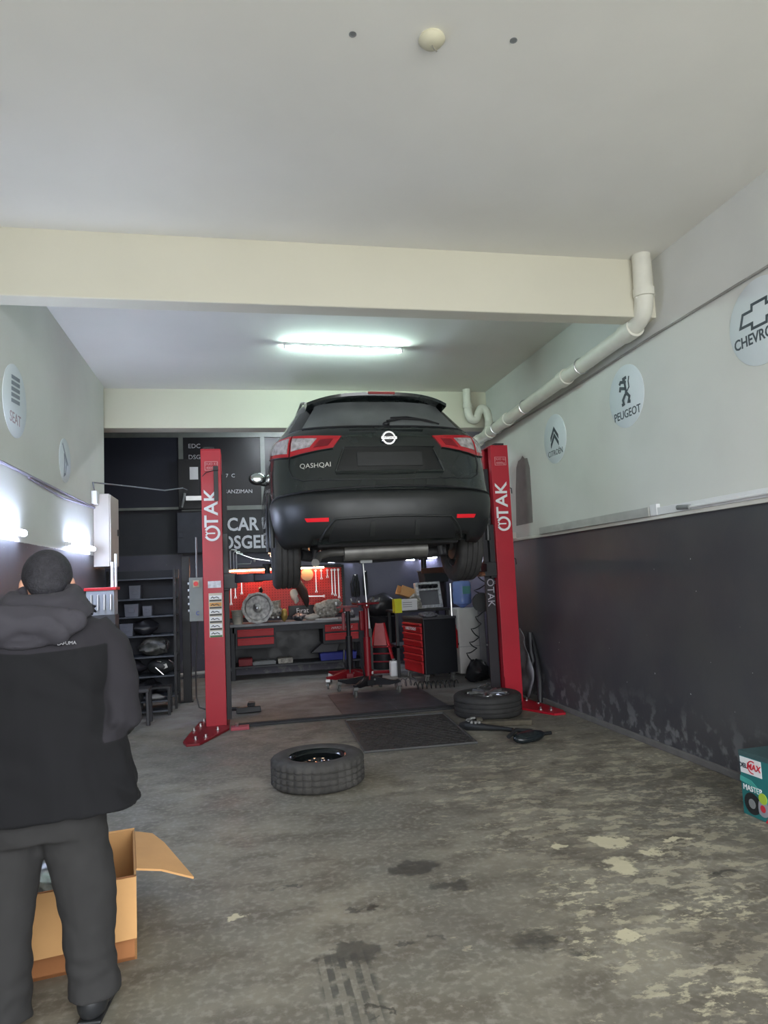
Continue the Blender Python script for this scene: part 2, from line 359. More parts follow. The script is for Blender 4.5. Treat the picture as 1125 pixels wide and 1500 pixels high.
# ------------------------------------------------------------------ pipes, cables, wall signs
pv = thing('drain_pipe', 'thick white plastic drain pipe with joints running high along the right wall', 'pipe', (XR-.12, 4.78, 3.3))
X0 = 0
MB().stube([(-.02, -.18, .54), (-.012, -.16, .3), (-.008, -.15, .17), (0, -.09, .07), (0, .05, .02)], .07, 18).build('drop_section', pvc, pv, smooth=40)
MB().tube([(0, .05, .02), (0, 3.95, -.13)], .066, 18).build('long_section', pvc, pv, smooth=40)
for y, ln in ((.08, .16), (1.25, .12), (2.75, .1), (3.35, .1), (3.78, .1)):
    z = .02-.15*(y-.05)/3.9; MB().tube([(0, y-ln/2, z+.003), (0, y+ln/2, z-.003)], .079, 18).build('socket', pvc, pv, smooth=40)
MB().tube([(-.015, -.17, .26), (-.013, -.165, .2)], .079, 18).build('socket', pvc, pv, smooth=40)
for y in (.9, 2.2, 3.1):
    z = .02-.15*(y-.05)/3.9; MB().tube([(.12, y, z), (.0, y, z)], .01, 6).tube([(math.cos(a)*.074, y, z+math.sin(a)*.074) for a in [i*PI/8 for i in range(16)]], .006, 5, True).build('clamp', steel, pv)
up = thing('trap_pipe', 'white plastic drain trap bending under the rear beam corner', 'pipe', (3.02, 8.38, 3.3))
MB().stube([(-.12, 0, .52), (-.12, 0, .25), (-.09, 0, .14), (-.02, 0, .12), (.02, 0, .2), (.07, 0, .27), (.13, -.02, .22), (.14, -.05, .08), (.1, -.12, -.03)], .052, 16, 5).build('bend', pvc, up, smooth=50)
MB().tube([(-.12, 0, .33), (-.12, 0, .27)], .062, 16).build('socket', pvc, up, smooth=50)
tag(MB().tube([(XR-.012, -1.4, 3.24), (XR-.012, 2, 3.235), (XR-.012, 4.7, 3.23), (XR-.012, 6.5, 3.185), (XR-.012, 8.5, 3.17)], .009, 6).build('wall_cable', mat('grey_cable', srgb(150, 148, 142), .6)), 'thin grey cable stapled along the right wall below the drain pipe', 'cable')
tr = thing('cable_trunking', 'white plastic cable trunking resting on the ledge of the right wall', 'trunking', (XR, 4.9, 1.83))
MB().b2(-.03, 0, -6.4, -.02, .0, .06).build('duct', white, tr, bev=.003)
MB().b2(-.035, 0, -.07, .02, -.0, .09).build('end_box', white, tr, bev=.004)
MB().b2(-.045, 0, .03, 2.1, .0, .075).build('duct', mat('grey_duct', srgb(176, 176, 172), .6), tr, bev=.003)
MB().tube([(-.045, -.5, .02), (-.05, -1.4, .025), (-.045, -6, .02)], .011, 7).build('conduit', white, tr)
MB().cyl((-.05, -.36, .03), (-.05, -.5, .02), .018, n=10).build('connector', grey, tr)
tag(MB().b2(XR-.07, XR, 7.75, 8.45, 1.83, 1.90).build('ledge_box', beige, bev=.006), 'beige box section on wall ledge right behind the right lift column', 'trunking')
def disc(name, label, y, z, r, M):
    return tag(MB().lathe([(r, 0), (r, .004), (r-.004, .006)], 56, M).build(name, disc_m, smooth=30), label, 'sign', 'round brand signs on the side walls')
def poly(name, pts, parent, M, m=logo_dk, d=.0025): return MB().prism(pts, d, M).build(name, m, parent)
def strokes(name, lines, wd, parent, M, m=logo_dk):
    b = MB()
    for q, L in enumerate(lines):
        P = [Vector((x, y)) for x, y in L]; cl = (P[0]-P[-1]).length < 1e-6
        if cl: P = P[:-1]
        n = len(P); rows = []; z0 = q*.0007
        for i in range(n):
            a = P[i-1] if (i > 0 or cl) else P[i]; c = P[(i+1) % n] if (i < n-1 or cl) else P[i]
            d1 = (P[i]-a) if (P[i]-a).length > 1e-9 else (c-P[i]); d2 = (c-P[i]) if (c-P[i]).length > 1e-9 else d1
            d1 = d1.normalized(); d2 = d2.normalized(); t = d1+d2
            t = t.normalized() if t.length > .2 else d1
            nn = Vector((-t.y, t.x)); k = wd/2/max(.5, abs(nn.dot(Vector((-d1.y, d1.x)))))
            A, B = P[i]+nn*k, P[i]-nn*k
            rows.append([b.bm.verts.new(M @ Vector((v.x, v.y, z))) for v, z in ((A, z0), (B, z0), (B, z0+.002), (A, z0+.002))])
        b.skin(rows, cap=not cl, closed=cl)
    return b.build(name, m, parent)
s1 = disc('wall_sign', 'round pale sign with double chevron on the right wall, next to the lift column', 0, 0, .255, RWALL(XR, 6.56, 2.79))
Mc = RWALL(XR-.006, 6.56, 2.79)
for dy in (.07, -.0): poly('chevron', [(-.09, dy-.04), (0, dy+.06), (.09, dy-.04), (.09, dy-.085), (0, dy+.015), (-.09, dy-.085)], s1, Mc)
text('lettering', 'CITROËN', .085, logo_dk, s1, Mc @ T(0, -.145, 0), sx=.95)
s2 = disc('wall_sign', 'round pale sign with standing lion in the middle of the right wall', 0, 0, .265, RWALL(XR, 5.18, 2.87))
Ml = RWALL(XR-.006, 5.18, 2.935)
strokes('lion', [[(-.01, .10), (.0, .04), (.01, -.02), (.0, -.06)], [(-.03, .085), (.03, .09)], [(.02, .05), (-.06, .07), (-.08, .05)], [(.0, .0), (-.07, .02), (-.08, -.01)], [(.02, -.04), (.06, -.08), (.04, -.12), (.07, -.125)], [(-.0, -.05), (-.04, -.09), (-.03, -.125), (-.06, -.13)]], .026, s2, Ml)
strokes('lion_tail', [[(.02, -.03), (.06, .0), (.055, .05), (.07, .09)]], .012, s2, Ml)
text('lettering', 'PEUGEOT', .098, logo_dk, s2, RWALL(XR-.006, 5.18, 2.72), bold=.001, sx=.95)
s3 = disc('wall_sign', 'large round pale sign with bow tie outline, cut by the right picture edge', 0, 0, .275, RWALL(XR, 3.62, 2.93))
Mb = RWALL(XR-.006, 3.62, 3.0)
bt = [(-.17, -.06), (-.14, .02), (-.06, .02), (-.055, .055), (.07, .055), (.065, .02), (.17, .02), (.14, -.06), (.06, -.06), (.055, -.095), (-.07, -.095), (-.065, -.06), (-.17, -.06)]
strokes('bow_tie', [bt], .018, s3, Mb)
text('lettering', 'CHEVROLET', .098, logo_dk, s3, RWALL(XR-.006, 3.62, 2.84), bold=.002, sx=.88)
disc_l = mat('left_disc', srgb(198, 202, 206), .6, var=.02)
s4 = disc('wall_sign', 'round pale sign with striped letter S on the left wall, nearest the camera', 0, 0, .26, LWALL(XL, 5.2, 2.8)); 
Ms = LWALL(XL+.006, 5.2, 2.88)
for k in range(5): poly('letter_stripe', [(-.09, .09-.042*k), (.09, .105-.042*k), (.09, .078-.042*k), (-.09, .063-.042*k)], s4, Ms, mat('faded_grey_print', srgb(130, 136, 146)))
text('lettering', 'SEAT', .11, mat('faded_red_print', srgb(160, 140, 146)), s4, LWALL(XL+.006, 5.2, 2.67))
s5 = disc('wall_sign', 'round faded sign with winged arrow on the left wall, nearer the back', 0, 0, .2, LWALL(XL, 6.6, 2.62))
strokes('winged_arrow', [[(-.1, .14), (.0, .05), (.09, -.03)], [(-.02, .07), (.03, -.03), (.0, -.12), (-.05, -.14), (-.03, -.02), (-.04, .06)]], .022, s5, LWALL(XL+.006, 6.6, 2.62), MATS['faded_grey_print'])
tag(MB().tube([(XL+.01, -1, 2.27), (XL+.012, 3, 2.3), (XL+.012, 5, 2.315), (XL+.012, 7.7, 2.32), (XL+.02, 8.0, 2.32)], .011, 6).tube([(XL+.012, 5.5, 2.30), (XL+.012, 6.5, 2.27), (XL+.012, 7.6, 2.31)], .008, 6).build('wall_cable', mat('mauve_cable', srgb(138, 134, 148), .6)), 'thin double cable running along the left wall above the tube lamps', 'cable')
# fuse box on left corner
fb = thing('fuse_box', 'beige sheet metal electrical cabinet hung at the left wall corner', 'electrical box', (XL+.003, 7.80, 1.69))
MB().b2(0, .16, 0, .50, 0, .78).build('body', beige, fb, bev=.005)
MB().b2(.16, .172, .01, .49, .01, .77).build('door', beige, fb, bev=.003)
MB().b2(.172, .19, .40, .42, .35, .42).build('latch', black, fb)
MB().b2(0, .06, -.13, -.02, .66, .80).build('junction_box', white, fb, bev=.005)
tag(MB().tube([(-1.52, 7.72, 2.49), (-1.53, 7.7, 2.58), (-1.5, 7.9, 2.60), (-1.2, 8.4, 2.62), (-.9, 8.6, 2.60), (-.72, 9, 2.68), (-.68, 9.2, 2.68)], .008, 6).build('hanging_cable', mat('grey_cable2', srgb(120, 122, 130), .6)), 'grey cable sagging from fuse box towards the left lift column', 'cable')

# ------------------------------------------------------------------ lamps
def tube_lamp(name, label, L, m, loc, M, r=.014, group=None):
    t = thing(name, label, 'lamp', loc, 0, group)
    MB().b2(-L/2, L/2, -.02, .02, 0, .03, M).build('fitting', white, t, bev=.003)
    MB().cyl(M @ Vector((-L/2+.01, 0, -.012)), M @ Vector((L/2-.01, 0, -.012)), r, n=12).build('tube', m, t, smooth=40)
    for s in (-1, 1): MB().box((s*(L/2-.005), 0, -.008), (.015, .034, .036), M).build('end_cap', white, t)
    return t
tube_lamp('ceiling_tube_lamp', 'long lit tube lamp on the ceiling between the two beams', 1.22, tubew, (1.07, 6.8, ZC-.03), RZ(2.5))
tube_lamp('wall_tube_lamp', 'lit tube lamp on the left wall behind the man, near the fuse box', 1.0, tubeb, (XL+.03, 7.1, 1.87), RY(90) @ RX(0) @ axes((0, 1, 0), (-1, 0, 0), (0, 0, 1)) if 0 else axes((0, 1, 0), (0, 0, 1), (1, 0, 0)) @ axes((1, 0, 0), (0, -1, 0), (0, 0, -1)), .024)
tube_lamp('wall_tube_lamp', 'lit tube lamp on the left wall, cut by the left picture edge', 1.0, tubeb, (XL+.03, 4.78, 1.87), axes((0, 1, 0), (0, 0, 1), (1, 0, 0)) @ axes((1, 0, 0), (0, -1, 0), (0, 0, -1)), .024)
FM = axes((1, 0, 0), (0, 0, 1), (0, -1, 0)) @ axes((1, 0, 0), (0, -1, 0), (0, 0, -1))
for x, z, L, lb in ((1.43, 1.735, .13, 'small lit lamp under the car, first from the left on the back wall'), (1.73, 1.735, .14, 'small lit lamp under the car, second from the left on the back wall'), (2.76, 1.72, .16, 'small bright lamp under the car, third from the left on the back wall'), (3.08, 1.745, .30, 'brightest lamp on the back wall, seen under car beside the right rear tyre')):
    tube_lamp('small_tube_lamp', lb, L, tubes if L < .2 else led('bright_small_tube', (.72, .78, 1), 45), (x, YB-.03, z), FM, .013 if L < .15 else .018)
tube_lamp('added_rear_lamp', 'added tube lamp on the rear bay ceiling, unseen behind the beam', 1.22, led('added_rear_glow', (.84, .92, 1), 66), (.9, 10.0, 3.92), RZ(0))  # lamp added out of view behind the beam to brighten the rear bay
dm = thing('ceiling_rose', 'small round white plastic cover with a wire stub on the near ceiling', 'ceiling cover', (.88, 2.74, ZC))
MB().lathe([(.055, 0), (.06, -.012), (.045, -.03), (.02, -.038)], 28).build('cap', mat('old_white', srgb(205, 200, 175), .6), dm, smooth=50)
MB().tube([(0, 0, -.036), (.004, -.01, -.06), (.014, -.02, -.08)], .003, 6).build('wire_stub', mat('wire', srgb(140, 136, 124)), dm)
for x, y, lb in ((1.25, 2.7, 'small dark anchor hole in the ceiling right of the round cover'), (.53, 2.77, 'small grey anchor hole in the ceiling left of the round cover')):
    tag(MB().lathe([(.012, -.001), (.017, -.003), (.016, .002)], 14).build('anchor_ring', grey, loc=(x, y, ZC)), lb, 'anchor')

# ------------------------------------------------------------------ two-post lift
def lift_post(x, y, label, side):           # side=+1: opening faces +X (left post)
    t = thing('lift_column', label, 'car lift', (x, y, 0), 0)
    W, D, H = .205, .34, 2.86; s = side
    Cp = [(-W/2, 0), (W/2, 0), (W/2, .09), (W/2-.02, .09), (W/2-.02, .02), (-W/2+.02, .02), (-W/2+.02, D-.02), (W/2-.02, D-.02), (W/2-.02, D-.09), (W/2, D-.09), (W/2, D), (-W/2, D)]
    if s < 0: Cp = [(-a, b) for a, b in Cp][::-1]
    MB().prism(Cp, H-.02, T(0, 0, .02)).build('column', red, t, bev=.004)
    MB().b2(-W/2, W/2, 0, D, H, H+.012).build('cap', red, t, bev=.003)
    MB().b2(-.03*s-.05, -.03*s+.06, .08, .2, H+.012, H+.05).build('top_bracket', black, t)
    # base plate, reaching outwards and towards the camera
    bp = [(.13*s, .42), (-.13*s, .42), (-.19*s, .25), (-.28*s, -.60), (-.24*s, -.74), (-.12*s, -.74), (.13*s, -.16)]
    MB().prism(bp if s < 0 else bp[::-1], .022).build('base_plate', dred if s > 0 else red, t, bev=.004)
    for bx, by in ((-.17, -.55), (-.21, -.15), (-.08, -.5), (.02, -.2), (-.14, .3), (-.16, .05)):
        MB().cyl((bx*s, by, .02), (bx*s, by, .05), .012, n=6).cyl((bx*s, by, .02), (bx*s, by, .026), .022, n=12).build('anchor_bolt', steel, t)
    MB().b2(.10*s-.002, .10*s+.002, -.02, 0, .02, .3).build('gusset', red, t)
    # screw and safety rail inside the channel
    MB().cyl((.0, .17, .05), (0, .17, 2.8), .022, n=10).build('screw', steel, t)
    bw = .05 if s > 0 else .11
    MB().b2(min(W/2*s, W/2*s+bw*s), max(W/2*s, W/2*s+bw*s), .12, .15, .05, 2.62).build('belt_cover', mat('belt_black', (.014, .012, .016), .5), t, bev=.002)
    # carriage with two swing arms, set at jacking height
    c = MB().b2(min(0, .16*s), max(0, .16*s), .05, .29, 1.38, 1.98).build('carriage', black, t, bev=.006)
    MB().b2(min(.10*s, .24*s), max(.10*s, .24*s), .03, .31, 1.40, 1.56).build('arm_socket', black, t, bev=.006)
    for (y1, x1) in ((-.75, .62), (1.15, .60)):
        a = Vector((.2*s, .17, 1.50)); b_ = Vector((x1*s, y1+.17, 1.50)); d = (b_-a); L = d.length; ang = math.atan2(d.y, d.x)
        M = Matrix.Translation(a) @ Matrix.Rotation(ang, 4, 'Z')
        ar = MB().box((L*.3, 0, 0), (L*.6, .11, .09), M).box((L*.78, 0, 0), (L*.45, .085, .07), M).build('swing_arm', black, t, bev=.006)
        MB().cyl(M @ Vector((L, 0, -.02)), M @ Vector((L, 0, .14)), .035, n=12).cyl(M @ Vector((L, 0, .14)), M @ Vector((L, 0, .175)), .06, n=16).build('lift_pad', blackp, ar)
    # lettering: ring with a wrench, then TAK, read upwards
    Mx = UPWARD(.0, -.004, 1.98)
    ringpts = [(math.cos(a)*.075, math.sin(a)*.075) for a in [R(60+i*300/22-90+60) for i in range(23)]]
    ringpts = [(math.cos(R(115+i*310/24))*.07, math.sin(R(115+i*310/24))*.07) for i in range(25)]
    lg = strokes('logo_ring', [ringpts], .024, t, T(0, -.003, 0) @ Mx, white)
    strokes('logo_wrench', [[(0, -.03), (0, .045)], [(-.02, .066), (0, .045), (.02, .066)]], .014, t, Mx, white)
    text('lettering', 'TAK', .195, white, t, UPWARD(0, -.004, 2.245), bold=.003, sx=1.08)
    Mx2 = FRONT(.005, -.003, 2.69)
    strokes('rating_frame', [[(-.065, -.045), (.065, -.045), (.065, .045), (-.065, .045), (-.065, -.045)]], .005, t, Mx2, mat('pinkish_print', (.6, .25, .27)))
    text('rating_lettering', 'DUO 4.0', .036, MATS['pinkish_print'], t, Mx2 @ T(0, .02, 0)); text('rating_lettering', '4000kg', .036, MATS['pinkish_print'], t, Mx2 @ T(0, -.022, 0))
    return t
LP = lift_post(-.305, 7.4, 'red lift column on the left with stickers and grey control box', 1)
RP = lift_post(2.87, 7.3, 'red lift column on the right beside the dark wall', -1)
# stickers on the left post
st = MB().b2(-.055, .075, -.005, -.001, 1.415, 1.485).build('white_sticker', mat('pale_label', (.6, .6, .64), .5, var=.3, vs=30), LP)
st = MB().b2(-.05, .085, -.004, -.001, .91, 1.36).build('instruction_sticker', mat('cream_label', (.55, .5, .4), .5), LP)
for k in range(6):
    z = 1.30-k*.073
    MB().b2(-.043, .078, -.006, -.004, z-.002, z+.036).build('pictogram_field', white if k != 1 else mat('orange_label', (.6, .3, .08)), st)
    MB().b2(-.043, .078, -.006, -.004, z-.024, z-.008).build('caption_bar', black if k != 5 else mat('dark_green_label', (.05, .15, .06)), st)
    strokes('pictogram', [[(-.03, .008), (-.01, .022), (.0, .01), (.03, .02), (.055, .006)]], .008, st, FRONT(0, -.006, z), black)
# control box hung on the outside of the left post
cb = MB().b2(-.245, -.105, .02, .14, 1.08, 1.53).build('control_box', mat('control_grey', srgb(118, 122, 120), .5), LP, bev=.006)
MB().b2(-.205, -.145, .012, .02, 1.43, 1.50).build('switch_plate', mat('pale_label2', (.5, .42, .3)), cb)
MB().cyl((-.175, .02, 1.465), (-.175, -.01, 1.465), .024, n=16).build('stop_button', mat('signal_red', (.6, .02, .02), .4), cb)
text('mark', 'c', .09, mat('blue_print', (.05, .07, .25)), cb, FRONT(-.165, .016, 1.17))
for k in range(5): MB().cyl((-.247, .08, 1.19+k*.07), (-.262, .08, 1.19+k*.07), .012, n=8).build('side_plug', white, cb)
MB().tube([(-.17, .08, 1.53), (-.17, .08, 1.95)], .009, 7).build('conduit', grey, cb)
MB().tube([(-.17, .08, 1.08), (-.2, .1, .6), (-.2, .12, .3), (-.17, .1, .2), (-.11, .08, .18)], .008, 7).build('power_cable', blackp, cb)
# antenna-like limit switch on the post
MB().box((.05, -.01, 2.5), (.045, .02, .36)).box((.05, -.02, 2.66), (.05, .03, .05)).build('limit_switch', black, LP, bev=.003)
MB().tube([(.03, -.02, 2.64), (-.05, -.02, 2.62), (-.12, .02, 2.55), (-.13, .05, 2.4)], .004, 5).build('switch_wire', black, LP)
tk = thing('floor_bracket', 'small pink red steel foot plate beside the left lift column', 'bracket', (-.1, 7.25, 0))
MB().b2(-.06, .12, -.07, .05, 0, .03).build('plate', mat('worn_pink_red', (.35, .06, .08), .6), tk, bev=.004); MB().cyl((.0, 0, .03), (0, 0, .06), .018, n=8).build('bolt', steel, tk)
# inner side lettering of the right post's far belt guard
text('side_lettering', 'ÖTAK', .115, mat('dim_print', (.35, .33, .38)), RP, axes((0, 0, -1), (1, 0, 0), (0, -1, 0), (-.158, .117, 1.22)))
for bz in (2.4, 1.6): MB().tube([(.10, .05, bz), (.13, .03, bz-.02), (.12, .0, bz-.08)], .006, 5).build('release_cable', black, RP)
# strip on the floor joining the columns
tag(MB().box((1.27, 7.36, .012), (2.75, .10, .024), T(0, 0, 0)).box((1.27, 7.36, .028), (2.75, .05, .01)).build('cable_cover', mat('black_strip', (.02, .02, .022), .6), bev=.006), 'long black cable cover strip across the floor between lift columns', 'cable cover')

# ------------------------------------------------------------------ the car
paint = mat('black_green_paint', (.011, .015, .0145), .25, 0, var=.15, vs=3, coat=.5, rv=.06)
plast = mat('bumper_plastic', (.0165, .018, .018), .42, var=.12, vs=3, rv=.08)
dglass = mat('dusty_dark_glass', (.12, .13, .13), .42, var=.25, vs=4, rv=.1)
tred = mat('tail_red', (.38, .012, .02), .2, coat=.5, var=.05)
tclear = mat('tail_clear', (.40, .37, .37), .2, .2, var=.45, vs=26)
rref = mat('reflector_red', (.75, .02, .03), .25, var=.05)
car = thing('car', 'black green compact crossover seen from behind, raised on the two-post lift', 'car', (1.15, 5.15, 1.43))
NE = 2.7; DC = .55
ZT = [.29, .325, .40, .50, .60, .68, .80, .92, 1.02, 1.10, 1.16, 1.24, 1.34, 1.44, 1.50, 1.54, 1.575, 1.59]
WT = [.80, .84, .875, .895, .905, .91, .912, .91, .90, .89, .865, .81, .745, .68, .65, .62, .57, .40]
RT = [.14, .08, .03, .005, 0, .02, .06, .08, .10, .115, .14, .23, .31, .39, .43, .47, .62, .95]
FT = [4.25, 4.32, 4.37, 4.38, 4.38, 4.37, 4.33, 4.25, 4.0, 3.35, 3.1, 2.95, 2.8, 2.62, 2.5, 2.4, 2.25, 1.9]
def lerp(T_, z):
    return (lerp1(T_, z-.024)+lerp1(T_, z-.012)+lerp1(T_, z)*2+lerp1(T_, z+.012)+lerp1(T_, z+.024))/6
def lerp1(T_, z):
    z = max(ZT[0], min(ZT[-1], z))
    for i in range(len(ZT)-1):
        if z <= ZT[i+1]:
            f = (z-ZT[i])/(ZT[i+1]-ZT[i]); return T_[i]*(1-f)+T_[i+1]*f
def CP(a, z, off=0):      # a in -1..1 around the rear, |a|>1 runs forward along the side (metres)
    wv, r = lerp(WT, z), lerp(RT, z); s = 1 if a >= 0 else -1; q = min(abs(a), 1)*PI/2
    x = wv*math.sin(q)**(2/NE); y = r + DC*(1-math.cos(q)**(2/NE))
    if abs(a) > 1: x = wv; y = r+DC+(abs(a)-1)
    return Vector((s*x, y, z))
def NRM(a, z):
    e = .01; du = CP(a+e, z)-CP(a-e, z); dv = CP(a, z+e)-CP(a, z-e); n_ = du.cross(dv); n_.normalize(); return n_
def ax(x, z):
    q = min(1, abs(x)/lerp(WT, z)); return math.copysign(2/PI*math.asin(q**(NE/2)), x)
def patch(name, quad, off, m, parent, nu=12, nv=6, th=.02, bev=0):   # quad corners (a,z): BL BR TR TL
    b = MB(); BL, BR, TR, TL = quad; A = []; B = []
    for j in range(nv+1):
        v = j/nv; ra = []; rb = []
        for i in range(nu+1):
            u = i/nu; a = (BL[0]*(1-u)+BR[0]*u)*(1-v)+(TL[0]*(1-u)+TR[0]*u)*v; z = (BL[1]*(1-u)+BR[1]*u)*(1-v)+(TL[1]*(1-u)+TR[1]*u)*v
            p = CP(a, z); n_ = NRM(a, z); ra.append(b.bm.verts.new(p+n_*off)); rb.append(b.bm.verts.new(p+n_*(off-th)))
        A.append(ra); B.append(rb)
    for j in range(nv):
        for i in range(nu):
            b.bm.faces.new((A[j][i], A[j][i+1], A[j+1][i+1], A[j+1][i])); b.bm.faces.new((B[j][i], B[j+1][i], B[j+1][i+1], B[j][i+1]))
    for i in range(nu):
        b.bm.faces.new((A[0][i], B[0][i], B[0][i+1], A[0][i+1])); b.bm.faces.new((A[nv][i], A[nv][i+1], B[nv][i+1], B[nv][i]))
    for j in range(nv):
        b.bm.faces.new((A[j][0], A[j+1][0], B[j+1][0], B[j][0])); b.bm.faces.new((A[j][nu], B[j][nu], B[j+1][nu], A[j+1][nu]))
    return b.build(name, m, parent, smooth=35)
def surfline(name, pts, r, m, parent, off=.001, sub=6):
    P = []
    for (a0, z0), (a1, z1) in zip(pts, pts[1:]):
        for k in range(sub): P.append((a0+(a1-a0)*k/sub, z0+(z1-z0)*k/sub))
    P.append(pts[-1]); return MB().tube([CP(a, z)+NRM(a, z)*off for a, z in P], r, 6).build(name, m, parent, smooth=50)
zs = []
for i in range(len(ZT)-1): zs += [ZT[i], (ZT[i]+ZT[i+1])/2]
zs.append(ZT[-1]); b = MB(); rings = []
NA = 20
for z in zs:
    wv, r, f = lerp(WT, z), lerp(RT, z), lerp(FT, z); P = []
    for i in range(NA+1): P.append(CP(-1+2*i/NA, z))
    for y in (1.0, 1.5, 2.0): P.append(Vector((wv, max(y, r+DC+.02), z)))
    for i in range(NA+1):
        a = 1-2*i/NA; q = abs(a)*PI/2; x = wv*math.sin(q)**(2/2.4)*(1 if a > 0 else -1); P.append(Vector((x, f-.9*(1-math.cos(q)**(2/2.4)), z)))
    for y in (2.0, 1.5, 1.0): P.append(Vector((-wv, max(y, r+DC+.02), z)))
    rings.append([b.bm.verts.new(p) for p in P])
b.skin(rings)
body = b.build('body', paint, car)
ct = MB()
WY = (.87, 3.50)
for y in WY:
    for s in (-1, 1): ct.cyl((s*.60, y, .36), (s*1.1, y, .36), .385, n=40)
cut = ct.build('cut', blackp)
cut.parent = car
md = body.modifiers.new('arch', 'BOOLEAN'); md.object = cut; md.solver = 'EXACT'; md.operation = 'DIFFERENCE'
bake(body, 32); bpy.data.objects.remove(cut)
# lower plastic bumper shell
b = MB(); L = []
def bz(v, a): return .285+v*(.405) - .10*v*max(0, abs(a)-.75)*1.2
NB = 36
for j in range(9):
    v = j/8; row = []
    for i in range(NB+1):
        a = -1.0+2.0*i/NB; a *= 1.0
        z = bz(v, a)+(.06*(1-v) if abs(a) < .5 else 0); row.append((a, z))
    L.append(row)
A = [[b.bm.verts.new(CP(a, z)+NRM(a, z)*(.022 if j < 8 else .004)) for a, z in row] for j, row in enumerate(L)]
for j in range(8):
    for i in range(NB): b.bm.faces.new((A[j][i], A[j][i+1], A[j+1][i+1], A[j+1][i]))
bump = b.build('bumper', plast, car, smooth=40); sd = bump.modifiers.new('s', 'SOLIDIFY'); sd.thickness = .012; sd.offset = -1
# plastic arch trims
for s in (-1, 1):
    for y in WY[:1]:
        pts = [(s*(.915 if y < 2 else .90), y+math.cos(R(t))*.392, .36+math.sin(R(t))*.392) for t in range(-10, 191, 10)]
        MB().tube(pts, .022, 8).build('arch_trim', plast, car, smooth=50)
# tail lights: body side and hatch side, left and right
for s in (-1, 1):
    def q(*p): 
        c = [(s*a, z) for a, z in p]; return c if s > 0 else [c[1], c[0], c[3], c[2]]
    tl = patch('tail_lamp', q((.60, .985), (.96, 1.02), (.99, 1.14), (.60, 1.16)), .012, tred, car, th=.03)
    patch('clear_lens', q((.615, 1.015), (.90, 1.04), (.94, 1.125), (.615, 1.14)), .016, tclear, tl, th=.008)
    th_ = patch('hatch_tail_lamp', q((.25, 1.035), (.585, .985), (.585, 1.16), (.20, 1.13)), .010, tred, car, th=.03)
    patch('clear_lens', q((.41, 1.05), (.575, 1.03), (.575, 1.135), (.36, 1.115)), .015, tclear, th_, th=.008)
    patch('dark_strip', q((.28, 1.055), (.38, 1.045), (.335, 1.105), (.25, 1.108)), .0145, mat('tail_dark_red', (.16, .004, .01), .3), th_, th=.008)
    surfline('lamp_rim', [(s*.25, 1.032), (s*.585, .982), (s*.96, 1.015)], .004, black, car, .012)
    surfline('hatch_gap', [(s*.595, 1.17), (s*.60, .90), (s*.565, .82), (s*.47, .785), (0, .77)], .005, black, car, .001)
    patch('reflector', q((ax(.50, .47), .46), (ax(.655, .47), .465), (ax(.67, .49), .492), (ax(.50, .49), .488)), .028, rref, car, th=.01)
    patch('side_window', [(1.35, 1.14), (3.1, 1.12), (2.6, 1.42), (1.25, 1.42)] if s > 0 else [(-3.1, 1.12), (-1.35, 1.14), (-1.25, 1.42), (-2.6, 1.42)], .004, mat('side_glass', (.02, .022, .024), .1), car, th=.01)
    # mirror
    mr_ = MB().ball((s*.965, 2.62, 1.17), (.10, .06, .075), 16, 10).tube([(s*.84, 2.62, 1.10), (s*.93, 2.62, 1.12)], .03, 8).build('door_mirror', mat('mirror_shell', (.03, .035, .035), .3), car, smooth=60)
    MB().ball((s*.965, 2.565, 1.17), (.084, .012, .058), 16, 8).build('mirror_glass', mat('mirror_glass', (.5, .52, .52), .1, .9, var=.03), mr_, smooth=60)
    MB().tube([(s*.56, .95, 1.60), (s*.585, 1.1, 1.635), (s*.60, 1.9, 1.64), (s*.57, 2.2, 1.60)], .014, 8).build('roof_rail', steel, car, smooth=50)
# rear window
wx0, wx1 = .655, .52
rw = patch('rear_window', [(ax(-wx0, 1.235), 1.235), (ax(wx0, 1.235), 1.235), (ax(wx1, 1.475), 1.475), (ax(-wx1, 1.475), 1.475)], .004, dglass, car, 20, 10, .01)
for s in (-1, 1):
    patch('window_corner', [(s*ax(wx0, 1.23)*.97, 1.24), (s*.70, 1.22), (s*.72, 1.42), (s*ax(wx1, 1.45)*.99, 1.45)] if s > 0 else [(-.70, 1.22), (-ax(wx0, 1.23)*.97, 1.24), (-ax(wx1, 1.45)*.99, 1.45), (-.72, 1.42)], .003, mat('black_frit', (.008, .008, .009), .2), car, 6, 8, .01)
surfline('window_seal', [(ax(-wx0, 1.23), 1.23), (0, 1.222), (ax(wx0, 1.23), 1.23)], .007, black, car, .004)
# spoiler, overhanging the window
b = MB(); rings = []
for i in range(25):
    u = -1+2*i/24; x = .60*u; yb = .30+.16*abs(u)**3; zt = 1.555-.05*abs(u)**3
    rings.append([b.bm.verts.new(p) for p in (Vector((x, .62+.1*abs(u), zt+.02)), Vector((x, yb, zt-.025)), Vector((x, yb+.004, zt-.05)), Vector((x, .60, zt-.06)))])
b.skin(rings); sp_ = b.build('spoiler', paint, car, smooth=40)
MB().b2(-.11, .11, .288, .31, 1.512, 1.532).build('brake_lamp', mat('brake_red', (.22, .02, .02), .3), sp_)
wp_ = MB().tube([CP(ax(x, z), z)+NRM(ax(x, z), z)*.022 for x, z in ((.02, 1.255), (.15, 1.285), (.3, 1.28), (.42, 1.25))], [.012, .01, .009, .006], 6).tube([CP(ax(x, z), z)+NRM(ax(x, z), z)*.014 for x, z in ((.06, 1.30), (.2, 1.31), (.36, 1.285), (.47, 1.25))], .007, 6).build('wiper', black, car, smooth=50)
